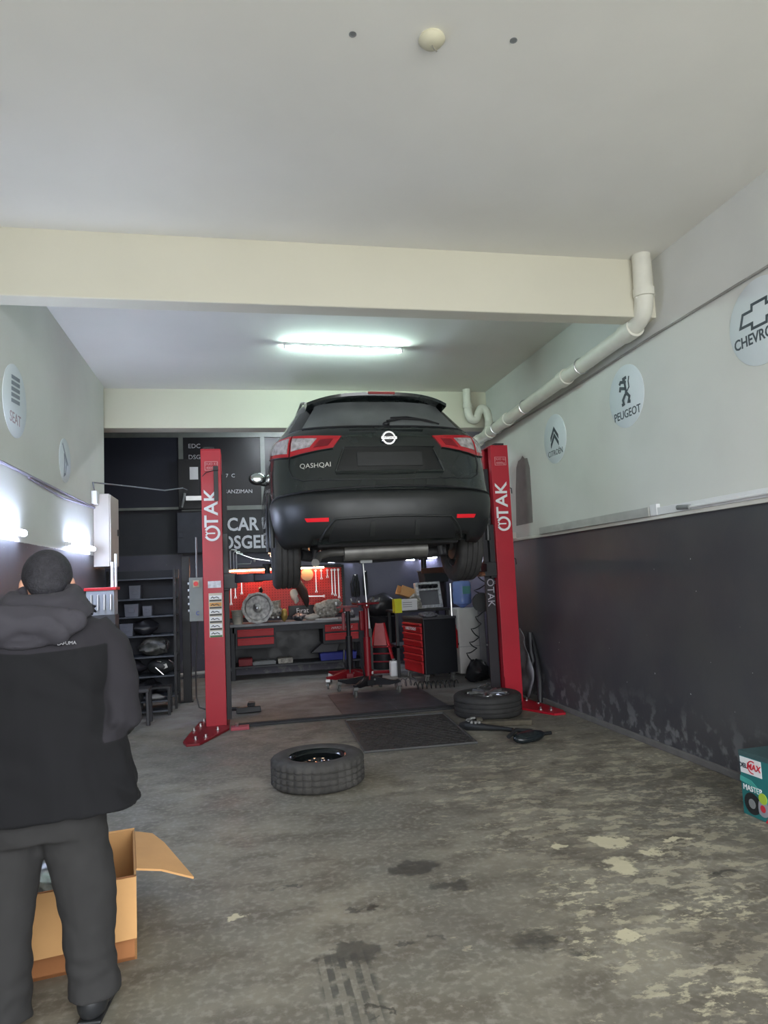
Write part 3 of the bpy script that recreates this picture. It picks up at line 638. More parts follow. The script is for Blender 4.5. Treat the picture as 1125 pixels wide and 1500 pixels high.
MB().ball(CP(0, 1.245)+Vector((.01, -.012, 0)), (.03, .03, .02)).build('wiper_boss', black, wp_, smooth=60)
# recessed plate area, handle bar, badge
Pq = [(ax(-.42, .85), .85), (ax(.42, .85), .85), (ax(.35, 1.03), 1.035), (ax(-.35, 1.03), 1.035)]
patch('plate_recess', Pq, .003, mat('recess_black', (.006, .007, .007), .35), car, th=.01)
patch('plate_carrier', [(ax(-.26, .88), .88), (ax(.26, .88), .88), (ax(.26, .99), .99), (ax(-.26, .99), .99)], .012, mat('carrier', (.014, .015, .015), .5), car, th=.012)
patch('handle_bar', [(ax(-.37, 1.03), 1.035), (ax(.37, 1.03), 1.035), (ax(.36, 1.05), 1.055), (ax(-.36, 1.05), 1.055)], .02, paint, car, th=.02)
patch('hatch_ledge', [(ax(-.30, 1.18), 1.18), (ax(.30, 1.18), 1.18), (ax(.29, 1.19), 1.195), (ax(-.29, 1.19), 1.195)], .012, paint, car, th=.02)
for s in (-1, 1): surfline('recess_edge', [(s*ax(.43, .85), .84), (s*ax(.36, 1.03), 1.02)], .008, paint, car, .01)
surfline('recess_lip', [(ax(-.43, .84), .835), (0, .825), (ax(.43, .84), .835)], .012, paint, car, .004)
surfline('bumper_edge', [(-.99, .625), (-.75, .675), (0, .715), (.75, .675), (.99, .625)], .008, black, car, .012)
bdg = MB().lathe([(.054, 0), (.058, .006), (.052, .012), (.042, .012), (.040, .004)], 36, FRONT(0, .098, 1.105), closed=False).build('badge_ring', chrome, car, smooth=40)
bdg2 = MB().lathe([(.041, .005), (.041, .0135)], 30, FRONT(0, .098, 1.105)).build('badge_field', black, bdg)
MB().b2(-.064, .064, .079, .094, 1.092, 1.118).build('badge_bar', chrome, bdg, bev=.003)
text('badge_lettering', 'NISSAN', .026, black, bdg, FRONT(0, .0785, 1.105), .0006, bold=.0004)
text('model_lettering', 'QASHQAI', .052, chrome, car, T(-.006, -.022, 0) @ (lambda p, q: axes((q-p).normalized(), (0, 0, 1), (q-p).normalized().cross(Vector((0, 0, 1))), (p+q)/2))(CP(ax(-.73, .90), .90), CP(ax(-.42, .90), .90)), .004, sx=1.1)
# bumper lower insert
patch('lower_insert', [(ax(-.50, .32), .325), (ax(.50, .32), .325), (ax(.43, .45), .47), (ax(-.43, .45), .47)], .027, mat('insert', (.010, .011, .012), .5), car, th=.01)
for s in (-1, 1): patch('bumper_rib', [(s*ax(.18, .4)-.01, .35), (s*ax(.18, .4)+.01, .35), (s*ax(.17, .4)+.01, .45), (s*ax(.17, .4)-.01, .45)], .034, plast, car, 2, 3, th=.012)
surfline('insert_lip', [(ax(-.56, .33), .33), (ax(-.45, .47), .475), (0, .485), (ax(.45, .47), .475), (ax(.56, .33), .33)], .010, plast, car, .024)
# underside
us = MB().b2(-.62, .62, .9, 3.9, .30, .36).b2(-.58, .58, .25, .9, .27, .36).build('underfloor', mat('underfloor', (.018, .018, .02), .7, bump=.3), car, bev=.02)
MB().cyl((-.34, .48, .235), (.36, .48, .245), .075, n=20).build('muffler', mat('dull_exhaust', (.17, .165, .155), .45, .6, var=.3), car, smooth=50)
MB().tube([(-.30, .48, .235), (-.46, .46, .235), (-.55, .40, .21), (-.58, .30, .17), (-.60, .22, .15)], .032, 12).build('tail_pipe', MATS['dull_exhaust'], car, smooth=60)
MB().tube([(.3, .55, .26), (.42, .8, .26), (.2, 1.4, .27), (.1, 3, .28)], .026, 10).build('exhaust_pipe', MATS['dull_exhaust'], car, smooth=60)
MB().b2(-.2, -.1, .5, .56, .14, .19).build('exhaust_hanger', grey, car)
MB().tube([(-.66, .87, .24), (-.5, .95, .22), (0, 1.0, .20), (.5, .95, .22), (.66, .87, .24)], .05, 12).build('rear_axle', dgrey, car, smooth=50)
for s in (-1, 1):
    MB().tube([(s*.62, .87, .27), (s*.60, 1.5, .28)], .035, 8).build('trailing_arm', dgrey, car)
    MB().tube([(s*.52+math.cos(k*.8)*.055, .9+math.sin(k*.8)*.055, .24+k*.006) for k in range(32)], .008, 6).build('spring', dgrey, car)
    MB().cyl((s*.56, .72, .2), (s*.5, .66, .55), .026, n=10).build('damper', dgrey, car)
# wheels
def tyre_prof(r, w, rim, k=4):
    P = [(rim, -w/2*.8), (rim+.012, -w/2*.93), (rim+(r-rim)*.45, -w/2), (r-.03, -w/2*.97), (r-.010, -w/2*.86)]
    n = k; tw = w*.80
    for i in range(n):
        c = -tw/2+tw*(i+.5)/n*1.0; g = .0045
        P += [(r, c-tw/n/2+g*1.5), (r, c+tw/n/2-g*1.5)]
        if i < n-1: P += [(r-.009, c+tw/n/2-g*.5), (r-.009, c+tw/n/2+g*.5)]
    P += [(r-.010, w/2*.86), (r-.03, w/2*.97), (rim+(r-rim)*.45, w/2), (rim+.012, w/2*.93), (rim, w/2*.8)]
    return P
def tyre(r, w, rim, m, parent, M=I4, n=64, k=4, blocks=0):
    P = tyre_prof(r, w, rim, k)
    md_ = (lambda kk, i: (-.012 if (i % 3 == 0 and P[kk][0] > r-.02) else 0)) if blocks else None
    return MB().lathe(P, n, M, md_, closed=True).build('tyre', m, parent, smooth=50)
def alloy(parent, M, Rr, w, m=None, spokes=5, dz=0):
    m = m or mat('alloy_silver', (.5, .5, .52), .25, .9, var=.1)
    rim = MB().lathe([(Rr, -w/2*.82), (Rr-.012, -w/2*.8), (Rr-.03, -w*.2), (Rr-.03, w*.3), (Rr-.014, w/2*.78), (Rr, w/2*.82)], 40, M, closed=True).build('rim', m, parent, smooth=50)
    for k in range(spokes):
        for d in (-.10, .10):
            a = 2*PI*k/spokes; p0 = Vector((math.cos(a)*.03, math.sin(a)*.03, w*.30+dz)); p1 = Vector((math.cos(a+d*1.5)*(Rr-.02), math.sin(a+d*1.5)*(Rr-.02), w*.36+dz))
            MB().tube([M @ p0, M @ ((p0+p1)/2+Vector((0, 0, .012))), M @ p1], [.018, .013, .014], 8).build('spoke', m, rim, smooth=50)
    MB().lathe([(.055, w*.22), (.05, w*.36), (.02, w*.39)], 20, M).build('hub', m, rim, smooth=40)
    return rim
def carwheel(x, y, s):
    whl = bpy.data.objects.new('wheel', None); C.objects.link(whl); whl.parent = car; whl.location = (x, y, .30)
    M = axes((0, 1, 0), (0, 0, 1), (s, 0, 0))
    tyre(.345, .225, .215, rubber, whl, M, 56)
    alloy(whl, M, .218, .21)
    MB().lathe([(.15, -.09), (.15, -.06), (.13, -.02)], 30, M).lathe([(.07, -.12), (.06, .03)], 20, M).build('brake_disc', mat('worn_disc', (.07, .07, .072), .6, .3), whl, smooth=40)
    return whl
for y in WY:
    for s in (-1, 1):
        if y < 2: carwheel(s*.79, y, s)
        else: MB().lathe([(.15, -.05), (.15, -.02), (.08, 0), (.07, .05)], 28, T(s*.74, y, .40) @ axes((0, 1, 0), (0, 0, 1), (s, 0, 0))).tube([(s*.72, y, .42), (s*.45, y, .38)], .03, 8).build('brake_disc', mat('worn_disc', (.07, .07, .072), .6, .3), car, smooth=40)

# ------------------------------------------------------------------ wheels lying on the floor
sw = thing('spare_wheel', 'loose tyre on black steel rim lying flat in the middle of the floor', 'wheel', (.49, 5.14, 0), 20)
tyre(.335, .205, .205, rubberd, sw, T(0, 0, .1025), 96, 4, 1)
gb = mat('gloss_black_rim', (.008, .010, .010), .16, 0, var=.05)
rm = MB().lathe([(.207, -.085), (.19, -.08), (.185, .03), (.178, .06), (.195, .084), (.209, .088)], 48, T(0, 0, .1025), closed=True).lathe([(.185, .005), (.13, .0), (.115, .045), (.075, .05), (.06, .025), (.03, .022)], 48, T(0, 0, .1025)).build('steel_rim', gb, sw, smooth=45)
for k in range(12):
    a = 2*PI*k/12; MB().lathe([(.017, 0), (.02, .004), (.013, .007)], 12, T(math.cos(a)*.155, math.sin(a)*.155, .105)).build('vent_rim', chrome if k in (4, 5, 7, 11) else gb, rm, smooth=40)
for k in range(5):
    a = 2*PI*k/5+.3; MB().cyl((math.cos(a)*.055, math.sin(a)*.055, .145), (math.cos(a)*.055, math.sin(a)*.055, .158), .009, n=6).build('bolt_hole', chrome, rm)
aw = thing('alloy_wheel', 'low profile tyre with silver alloy rim lying by right lift column', 'wheel', (2.42, 6.90, 0), 35)
tyre(.345, .225, .225, rubber, aw, T(0, 0, .1125), 72)
alloy(aw, T(0, 0, .1125), .225, .22, mat('worn_alloy', (.45, .45, .45), .28, .9, var=.3, vs=20), 5, .03)
MB().lathe([(.21, -.09), (.02, -.08)], 30, T(0, 0, .1125)).build('rim_back', black, aw)

# ------------------------------------------------------------------ floor plates and debris
gr = thing('floor_grate', 'dark ribbed steel pit cover in the floor before the strip', 'grate', (1.45, 6.48, 0))
gm = mat('worn_dark_steel', (.062, .058, .052), .55, .3, var=.35, vs=9)
MB().prism([(-.50, -.66), (.46, -.70), (.55, .62), (-.47, .68)], .008).build('plate', gm, gr, bev=.002)
for (a, b_) in (((-.50, -.66), (.46, -.70)), ((.46, -.70), (.55, .62)), ((.55, .62), (-.47, .68)), ((-.47, .68), (-.50, -.66))):
    MB().tube([(*a, .010), (*b_, .010)], .011, 6).build('frame_bar', mat('frame_grey', (.07, .07, .068), .6), gr)
rb = MB()
for j in range(15):
    for i in range(22):
        x = -.43+i*.042; y = -.58+j*.08; rb.box((x, y, .010), (.010, .055, .006), T(x, y, 0) @ RZ(35 if (i+j) % 2 else -35) @ T(-x, -y, 0))
r0 = rb.build('tread_ribs', mat('rib_steel', (.075, .07, .065), .5, .4), gr); r0['kind'] = 'stuff'
g2 = thing('floor_plate', 'smooth grey steel cover plates behind the black strip, under the jacks', 'plate', (1.58, 8.05, 0))
for x0, x1 in ((-.58, .02), (.03, .60)):
    MB().b2(x0, x1, -.60, .78, 0, .008).build('plate', mat('worn_grey_steel', (.10, .10, .115), .5, .3, var=.3, vs=5), g2, bev=.002)
pl = thing('plank', 'short worn wooden board lying in front of the alloy wheel', 'board', (2.38, 6.36, 0), -14)
MB().b2(-.26, .26, -.05, .05, 0, .05).build('board', mat('dirty_wood', srgb(84, 78, 66), .9, var=.3, vs=12, bump=.3, bs=30), pl, bev=.01)
MB().b2(-.26, -.20, -.05, .05, .05, .075).build('end_block', mat('dirty_wood2', srgb(80, 76, 64), .9, var=.3, vs=12), pl, bev=.008)
dbm = blackp
db = thing('plastic_trim_piece', 'long bent black plastic car trim piece on the floor by alloy wheel', 'car part', (2.1, 6.25, 0), -50)
MB().tube([(-.22, .02, .03), (-.1, -.02, .035), (.05, .0, .03), (.2, .05, .03), (.33, .03, .03)], [.02, .055, .03, .022, .02], 8).jitter(.012, 9).build('shell', dbm, db, smooth=60)
for k in range(7): MB().box((-.19+k*.03, .0, .075), (.022, .05, .02), RZ(k*17-40)).build('clip', mat('worn_light_edge', (.22, .22, .21), .5), db, bev=.003)
d2 = thing('wheel_liner_piece', 'black glossy plastic car part lying furthest forward near right wall', 'car part', (2.34, 5.68, 0), 20)
MB().ball((0, 0, .05), (.17, .09, .05), 18, 10).jitter(.03, 7, 3).build('shell', mat('glossy_black_plastic', (.012, .016, .018), .25), d2, smooth=60)
MB().tube([(-.18, .05, .06), (-.05, .1, .09), (.08, .04, .07)], .018, 7).build('rim_edge', dbm, d2, smooth=60)
MB().tube([(.1, .04, .03), (.2, .08, .02), (.32, .06, .015)], .015, 7).build('tab', dbm, d2, smooth=60)
tl_ = thing('floor_tool', 'small black greasy part on floor behind the left lift column', 'car part', (.02, 8.1, 0))
MB().box((0, 0, .04), (.26, .12, .06)).box((.03, .02, .09), (.08, .07, .05)).tube([(-.1, 0, .06), (-.2, .03, .05), (-.24, .02, .04)], .02).jitter(.02, 12).build('casting', black, tl_, bev=.01)
# parts leaning on the right wall behind the red post
lf = thing('fender_panel', 'crumpled black fender panel leaning on the right wall behind red column', 'car part', (3.09, 7.62, .03))
b = MB(); G = []
for i in range(15):
    u = i/14; row = []
    for j in range(9):
        v = j/8; wd = .50+.15*math.sin(u*PI*1.1); y = .42-v*wd*(.85-.15*u)-.06*math.sin(u*5)*v+u*.1; x = .06*u+.03*math.sin(v*PI)-.03; z = .02+.74*u; row.append(b.bm.verts.new((x-.02, y-.3, z)))
    G.append(row)
for i in range(14):
    for j in range(8): b.bm.faces.new((G[i][j], G[i][j+1], G[i+1][j+1], G[i+1][j]))
b.jitter(.035, 6, 2)
f1 = b.build('panel', mat('scuffed_grey', (.14, .14, .15), .5, var=.6, vs=5), lf, smooth=60); s_ = f1.modifiers.new('s', 'SOLIDIFY'); s_.thickness = .008
MB().tube([(.0, -.50, .0), (.03, -.46, .22), (.06, -.36, .42), (.08, -.25, .57), (.085, -.18, .71)], [.03, .035, .03, .028, .02], 8).build('edge_strip', black, lf, smooth=60)
MB().tube([(.06, -.2, .72), (.05, -.24, .5), (.04, -.30, .42), (.05, -.22, .36)], .02, 6).build('bracket', dgrey, lf, smooth=60)

# ------------------------------------------------------------------ workbench and pegboard
wb = thing('workbench', 'long dark grey workbench with red drawers against the back wall', 'workbench', (.80, 10.74, 0))
bm_ = mat('bench_grey', (.026, .027, .032), .55)
MB().b2(-1.02, 1.02, 0, .62, .79, .83).build('worktop', mat('bench_top', (.22, .22, .23), .5, .2, var=.25), wb, bev=.006)
MB().b2(-.98, .98, .02, .06, .70, .79).build('front_rail', bm_, wb)
for x in (-.98, .98):
    for y in (.05, .57): MB().b2(x-.03, x+.03, y-.03, y+.03, 0, .79).build('leg', bm_, wb, bev=.004)
MB().b2(-1.0, 1.0, .03, .60, .17, .20).build('lower_shelf', bm_, wb, bev=.004)
MB().b2(-.98, .98, .585, .60, .2, .79).build('back_panel', black, wb)
for x0, x1 in ((-.94, -.34), (.38, .96)):
    cbx = MB().b2(x0, x1, .03, .58, .46, .78).build('drawer_case', bm_, wb, bev=.004)
    for k, z in enumerate((.645, .515)):
        d = MB().b2(x0+.03, x1-.03, .0, .03, z, z+.10).b2(x0+.03, x1-.03, -.02, .03, z+.085, z+.105).build('drawer', redd, cbx, bev=.004)
text('lettering', 'HARDTOOLS', .055, white, wb, FRONT(.67, -.003, .70), .001, shear=.3)
pb = thing('pegboard', 'red perforated tool board lit by a warm strip above the workbench', 'tool board', (.69, YB-.03, .90))
prd = mat('pegboard_red', (.50, .018, .012), .4, var=.05)
MB().b2(-.93, .90, 0, .025, 0, .76).build('panel', prd, pb, bev=.003)
for x0, x1, z0, z1 in ((-.95, .92, .74, .78), (-.95, .92, -.02, .0), (-.96, -.93, -.02, .78), (.90, .94, -.02, .78)): MB().b2(x0, x1, -.02, .02, z0, z1).build('frame_bar', black, pb)
hb = MB()
for j in range(17):
    for i in range(42): hb.box((-.89+i*.0435, -.0015, .04+j*.042), (.013, .003, .013))
h_ = hb.build('peg_holes', mat('hole_dark', (.10, .004, .004), .8), pb); h_['kind'] = 'stuff'
ls = thing('strip_lamp', 'warm lit strip lamp along the top of the red tool board', 'lamp', (.69, YB-.13, 1.66))
MB().b2(-.92, .88, -.02, .04, .0, .03).build('housing', black, ls)
MB().cyl((-.90, 0, -.012), (-.25, 0, -.012), .010, n=8).build('tube', warm, ls); MB().cyl((.2, 0, -.012), (.60, 0, -.012), .010, n=8).build('tube', warm, ls)
# wrenches
def wrench(L, r=.012):
    t = thing('wrench', 'w', 'wrench', (0, 0, 0), 0, 'wrenches hanging on the red board')
    MB().b2(-r*.6, r*.6, -.004, .004, -L, 0).build('shank', steel, t)
    MB().lathe([(r*1.6, -.005), (r*1.6, .005), (r*.8, .005), (r*.8, -.005)], 14, RX(90), closed=True).build('ring_end', steel, t, smooth=40)
    b = MB()
    for s in (-1, 1): b.box((s*r, 0, -L-.012), (r*.8, .008, .03), T(0, 0, 0))
    b.build('open_end', steel, t); return t
wl_ = [(-.20, 1.60, .46, 'longest wrench, hanging furthest left on the board'), (-.13, 1.58, .34, 'second wrench from the left on the board'), (-.03, 1.57, .27, 'third wrench from the left, short, on the board'), (1.10, 1.62, .05, ''), (1.16, 1.60, .33, 'single long wrench right of the round sanding disc on the board'), (1.25, 1.60, .12, 'short wrench, right of the long single one on the board'), (1.35, 1.6, .10, 'short wrench near the top right of the board'), (1.42, 1.60, .38, 'leftmost of three long wrenches at the right board edge'), (1.47, 1.60, .40, 'middle of three long wrenches at the right board edge'), (1.53, 1.60, .44, 'rightmost of three long wrenches at the right board edge')]
for x, z, L, lb in wl_:
    if not lb: continue
    t = wrench(L); place(t, (x, YB-.06, z), 0, lb)
t = wrench(.25); place(t, (1.02, YB-.06, 1.19), 0, 'wrench hanging level across the lower right of the board'); t.rotation_euler = (0, R(-88), 0)
t = thing('grinding_disc', 'round tan sanding disc hanging on the upper right tool board', 'disc', (1.02, YB-.05, 1.54))
MB().lathe([(.10, 0), (.10, .01), (.03, .014), (.012, .014)], 30, RX(90)).build('disc', mat('tan_disc', (.28, .2, .13), .7), t, smooth=40)
t = thing('hanging_glove', 'pale glove and dark tool bag hanging on tool board behind the left tyre', 'glove', (.80, YB-.06, 1.22))
MB().ball((0, 0, 0), (.07, .03, .09)).ball((.03, 0, -.07), (.05, .025, .06)).jitter(.03, 12).build('glove', mat('pale_cloth', (.5, .47, .42), .9), t, smooth=60)
MB().tube([(-.02, -.03, .3), (.06, -.04, .2), (.14, -.04, .05), (.19, -.03, -.1), (.2, -.02, -.2)], [.03, .07, .07, .05, .02], 8).jitter(.02, 10).build('tool_bag', mat('dark_brown', (.03, .02, .018), .8), t, smooth=60)
t = tag(MB().b2(.70, 1.14, YB-.09, YB-.05, .88, 1.05).build('brand_plate', black, bev=.003), 'black plate with white lettering at the back of the workbench', 'sign')
text('lettering', 'Fırat', .11, white, t, FRONT(.92, YB-.092, .965))
# rack of bars over the board
rk = thing('wall_rack', 'rack of bent steel bars over the left end of the tool board', 'rack', (0, YB-.2, 1.7))
MB().b2(-.24, -.16, -.05, .12, 0, .22).build('end_bracket', black, rk, bev=.004); MB().b2(-.24, .62, -.02, .06, -.03, .0).build('bar', black, rk)
for k, (x, z) in enumerate(((-.19, .26), (-.14, .23), (-.10, .20))): MB().tube([(x, -.05, -.02), (x, -.05, z), (x+.02, -.05, z+.02), (x+.1, -.05, z+.01)], .012, 7).build('hook', steel, rk)
MB().tube([(-.1, -.05, .23), (.15, -.05, .13), (.42, -.05, .08)], .008, 6).build('rod', steel, rk); MB().tube([(-.1, -.05, .05), (.12, -.05, .05), (.13, -.05, .1)], .010, 6).build('rod', grey, rk)
for x, r in ((.18, .02), (.46, .03), (.52, .026)): MB().ball((x, -.04, .08+r), (r, r, r*1.5), 10, 8).build('knob', steel, rk, smooth=60)

# things on the bench
def lump(name, label, cat, loc, size, m, seed=1, amp=.25, parts=None, rz=0, grp=None):
    t = thing(name, label, cat, loc, rz, grp); b = MB().ball((0, 0, size[2]/2), tuple(s/2 for s in size), 20, 14)
    for v in b.bm.verts: v.co += noise.noise_vector(v.co*(2.2/max(size))+Vector((seed*3.1, 0, 0)))*amp*min(size)+noise.noise_vector(v.co*(9/max(size))+Vector((seed, 5, 0)))*amp*.3*min(size); v.co.z = max(v.co.z, 0)
    b.build('body', m, t, smooth=45)
    return t
gx = thing('gearbox', 'large grey aluminium gearbox with round open bell housing on the workbench', 'gearbox', (.22, 10.95, .83), -8)
G0 = axes((1, 0, 0), (0, 0, 1), (0, -1, 0), (0, -.10, .235))
b = MB().lathe([(.20, 0), (.235, .04), (.235, .06), (.215, .062), (.195, .055), (.17, -.05), (.09, -.07), (.08, .0), (.05, .01), (.04, .03), (.02, .03)], 36, G0, lambda k, i: (.004*math.sin(i*1.7)+(.014 if i % 6 == 0 else 0)) if k in (0, 1, 2) else 0); b.build('bell_housing', castal, gx, smooth=40)
MB().lathe([(.05, 0), (.05, .05), (.02, .06), (.015, .1)], 18, G0).build('input_shaft', steel, gx, smooth=40)
for k in range(10):
    a = 2*PI*k/10; MB().cyl(G0 @ Vector((math.cos(a)*.222, math.sin(a)*.222, .03)), G0 @ Vector((math.cos(a)*.222, math.sin(a)*.222, .075)), .014, n=8).build('bolt_boss', castal, gx, smooth=40)
for k in range(6):
    a = 2*PI*k/6; MB().tube([G0 @ Vector((math.cos(a)*.08, math.sin(a)*.08, -.03)), G0 @ Vector((math.cos(a)*.175, math.sin(a)*.175, -.02))], .007, 5).build('rib', castal, gx)
b = MB().ball((.02, .12, .22), (.19, .16, .18), 20, 12).box((.24, .06, .2), (.16, .24, .24)).ball((.25, -.03, .15), (.09, .1, .1)).jitter(.04, 9, 4); b.build('gear_case', dirtal, gx, smooth=40)
MB().tube([(.02, .0, .42), (.05, -.02, .50), (.03, -.04, .54)], [.03, .028, .03], 8).build('shift_lever', black, gx)
for k in range(6): MB().cyl((.22+k*.025, -.05, .08+.06*(k % 3)), (.23+k*.025, -.12, .08+.06*(k % 3)), .016, n=8).build('port', [castal, black, dirtal][k % 3], gx)
bk = thing('bucket', 'dirty white plastic bucket at left end of the workbench', 'bucket', (-.1, 10.92, .83))
MB().lathe([(.075, 0), (.09, .19), (.096, .195), (.096, .21), (.085, .21), (.07, .01)], 24).build('tub', mat('dirty_white', (.42, .4, .34), .6, var=.3), bk, smooth=40)
MB().tube([(-.09, 0, .19), (-.05, -.08, .13), (.03, -.095, .11), (.09, 0, .19)], .004, 5).build('bail', grey, bk)
lump('yellow_fitting', 'small brass coloured fitting right of the gearbox on the bench', 'fitting', (.60, 10.9, .83), (.09, .09, .2), mat('brass', (.4, .28, .08), .4, .6, var=.4), 3)
lump('parts_pile', 'small heap of dark steel gear parts in the middle of the bench', 'car part', (.85, 10.88, .83), (.22, .2, .13), mat('mixed_steel', (.2, .2, .22), .4, .7, var=.6, vs=40, bump=.8), 7, .4)
lump('rag', 'pale crumpled rag lying flat in the middle of the workbench', 'cloth', (1.02, 10.86, .83), (.26, .14, .10), mat('pale_rag', (.4, .38, .34), .9, var=.2), 9, .3)
lg_ = lump('valve_body', 'pale dirty aluminium gearbox casing on the right end of the bench', 'gearbox', (1.27, 10.95, .83), (.42, .3, .32), dirtal, 12, .3)
MB().b2(-.2, .15, -.2, -.14, 0, .02).build('gasket', mat('pale_sheet', (.5, .5, .5), .7), lg_)
for k in range(5): MB().cyl((-.12+k*.06, -.13, .10+.05*(k % 2)), (-.12+k*.06, -.17, .10+.05*(k % 2)), .015, n=8).build('port', castal, lg_)
lump('small_parts', 'little heap of bolts and hooks at far right bench end', 'car part', (1.62, 10.9, .83), (.24, .16, .10), MATS['mixed_steel'], 17, .5)
for k, (x, sx, sz, m, lb) in enumerate(((-.0, .2, .1, dred, 'dark red box on the lower bench shelf at left'), (.28, .34, .05, grey, 'flat grey tray on the lower bench shelf'), (.60, .22, .07, dirtal, 'small metal part on the lower bench shelf, beside grey tray'), (1.42, .55, .11, bluep, 'blue plastic tray on the right of the lower bench shelf'))):
    t = tag(MB().box((0, 0, sz/2), (sx, .25, sz), top=1.05).box((0, 0, sz+.004), (sx*.9, .2, .008)).build('tray', m, bev=.006, loc=(x, 10.98, .20)), lb, 'tray')
t = tag(MB().prism([(-.2, 0), (.22, 0), (.3, .22), (.1, .24)], .12, RX(90)).build('cover_panel', dgrey, bev=.01, loc=(1.2, 11.1, .31)), 'dark grey slanting panel stored on the lower bench shelf above blue tray', 'car part'); t.location.z = .31

# things hanging between tool board and jacks
for x, z0, z1, r, lb in ((1.80, 1.14, 1.50, .07, 'black coiled hose bundle hanging right of the red tool board'), (1.97, 1.16, 1.55, .035, 'narrow black strap hanging furthest right beside the jack rod')):
    t = thing('hanging_hose', lb, 'hose', (x, YB-.09, z0))
    b = MB()
    for k in range(4): b.tube([(-r*.8+k*r*.5, 0, 0), (-r+k*r*.55, -.01, (z1-z0)*.6), (-r*.4+k*r*.3, -.02, z1-z0), (r*.2+k*r*.2, 0, (z1-z0)*.6), (-r*.6+k*r*.5, .02, .02)], .014, 7)
    b.build('loops', blackp, t, smooth=60); MB().cyl((0, .08, z1-z0), (0, -.03, z1-z0), .012, n=8).build('hook', steel, t)
t = lump('oil_can', 'small shiny metal funnel hanging among black hoses by the tool board', 'funnel', (1.84, YB-.035, 1.2), (.06, .06, .22), steel, 4, .1)

# ------------------------------------------------------------------ transmission jacks
def caster(parent, x, y, h=.13, r=.045):
    c = MB().b2(x-.028, x+.028, y-.022, y+.022, h-.035, h).tube([(x-.022, y, h-.03), (x-.022, y+.02, r)], .008, 5).tube([(x+.022, y, h-.03), (x+.022, y+.02, r)], .008, 5).build('caster', steel, parent)
    MB().lathe([(r*.5, -.014), (r, -.012), (r, .012), (r*.5, .014)], 18, T(x, y+.02, r) @ RY(90)).build('caster_wheel', mat('caster_grey', (.12, .12, .11), .6), c, smooth=40)
def jack(loc, rz, legm, label, top, rod, mm=None):
    mm = mm or dred
    t = thing('transmission_jack', label, 'jack', loc, rz)
    MB().cyl((0, 0, .10), (0, 0, top*.62), .045, n=18).build('outer_mast', mm, t, smooth=40); MB().cyl((0, 0, top*.6), (0, 0, top), .030, n=16).build('ram', mm, t, smooth=40)
    MB().box((0, 0, .13), (.16, .16, .07)).build('hub_block', legm, t, bev=.008)
    for a in (45, 135, 225, 315):
        M = RZ(a); P = [(.03, .10), (.30, .105), (.42, .135), (.42, .16), (.30, .165), (.03, .215)]
        MB().prism([(x, z) for x, z in P], .05, M @ T(0, .025, 0) @ RX(90)).build('leg', legm, t, bev=.004)
        p = M @ Vector((.41, 0, 0)); caster(t, p.x, p.y)
        MB().cyl(M @ Vector((.1, -.026, .17)), M @ Vector((.1, -.034, .17)), .012, n=8).build('leg_bolt', steel, t)
    hd = MB().box((0, 0, top), (.30, .20, .025)).box((0, 0, top-.03), (.08, .08, .06)).build('saddle', dred, t, bev=.004)
    for x, y in ((-.15, -.1), (.15, -.1), (.15, .1), (-.15, .1)): MB().tube([(x*.8, y*.8, top+.01), (x, y, top+.03), (x*1.05, y*1.05, top+.07)], .012, 6).build('saddle_hook', steel, hd)
    MB().b2(-.085, -.04, -.03, .03, top*.70, top*.92).build('pump_body', dred, t, bev=.008); MB().tube([(-.07, 0, top*.45), (-.08, -.03, top*.3), (-.05, 0, .2)], .014, 6).build('pump_hose', black, t)
    if rod: MB().cyl((.0, -.05, top-.03), (-.03, -.06, rod), .012, n=8).build('pump_handle', steel, t, smooth=40)
    return t
jack((1.52, 8.80, 0), 12, black, 'dark red jack with black star legs, nearest the camera', 1.12, 1.63)
jack((1.40, 9.55, 0), -10, dred, 'jack with red legs and black mast behind the black-legged jack', 1.06, 0, black)
# red crane frame
t = thing('engine_crane', 'red folded engine hoist leaning between jack and tool cabinet', 'hoist', (2.02, 10.45, 0), -25)
for s in (-1, 1): MB().tube([(s*.05, 0, .75), (s*.14, -.05, .40), (s*.24, -.12, .06)], .024, 6).build('side_rail', redd, t)
MB().prism([(-.10, .42), (.10, .42), (.06, .75), (-.06, .75)], .02, RX(90) @ T(0, 0, .03)).build('panel', mat('pinkish_red_panel', (.45, .12, .12), .5), t)
for z in (.18, .3, .4): MB().cyl((-.2, -.08, z), (.2, -.08, z), .012, n=8).build('cross_bar', dred, t)
MB().tube([(-.2, -.3, .05), (.3, -.14, .05)], .025, 6).build('foot', dred, t)
t = thing('waste_drum', 'tall black drum with lumpy bag top behind the jacks', 'drum', (2.18, 11.05, 0))
MB().lathe([(.24, 0), (.25, .4), (.24, .8), (.25, .82), (.2, .83)], 28).build('barrel', black, t, smooth=40)
MB().ball((0, 0, .98), (.26, .22, .20), 20, 12).jitter(.05, 7, 2).build('bag', mat('black_bag', (.018, .018, .02), .35), t, smooth=50)
t = thing('paper_roll', 'white paper sheets clipped behind the red jack mast', 'paper', (1.80, 10.3, .55))
MB().prism([(-.03, .02), (.05, 0), (.02, .46), (-.04, .48)], .01, RX(90)).build('sheet', white, t); MB().b2(-.02, .05, -.05, .0, -.12, .14).build('clip', mat('pale_green_black', (.06, .07, .06), .5), t)
MB().b2(-.03, .06, -.03, .04, -.55, -.12).build('stand', black, t)

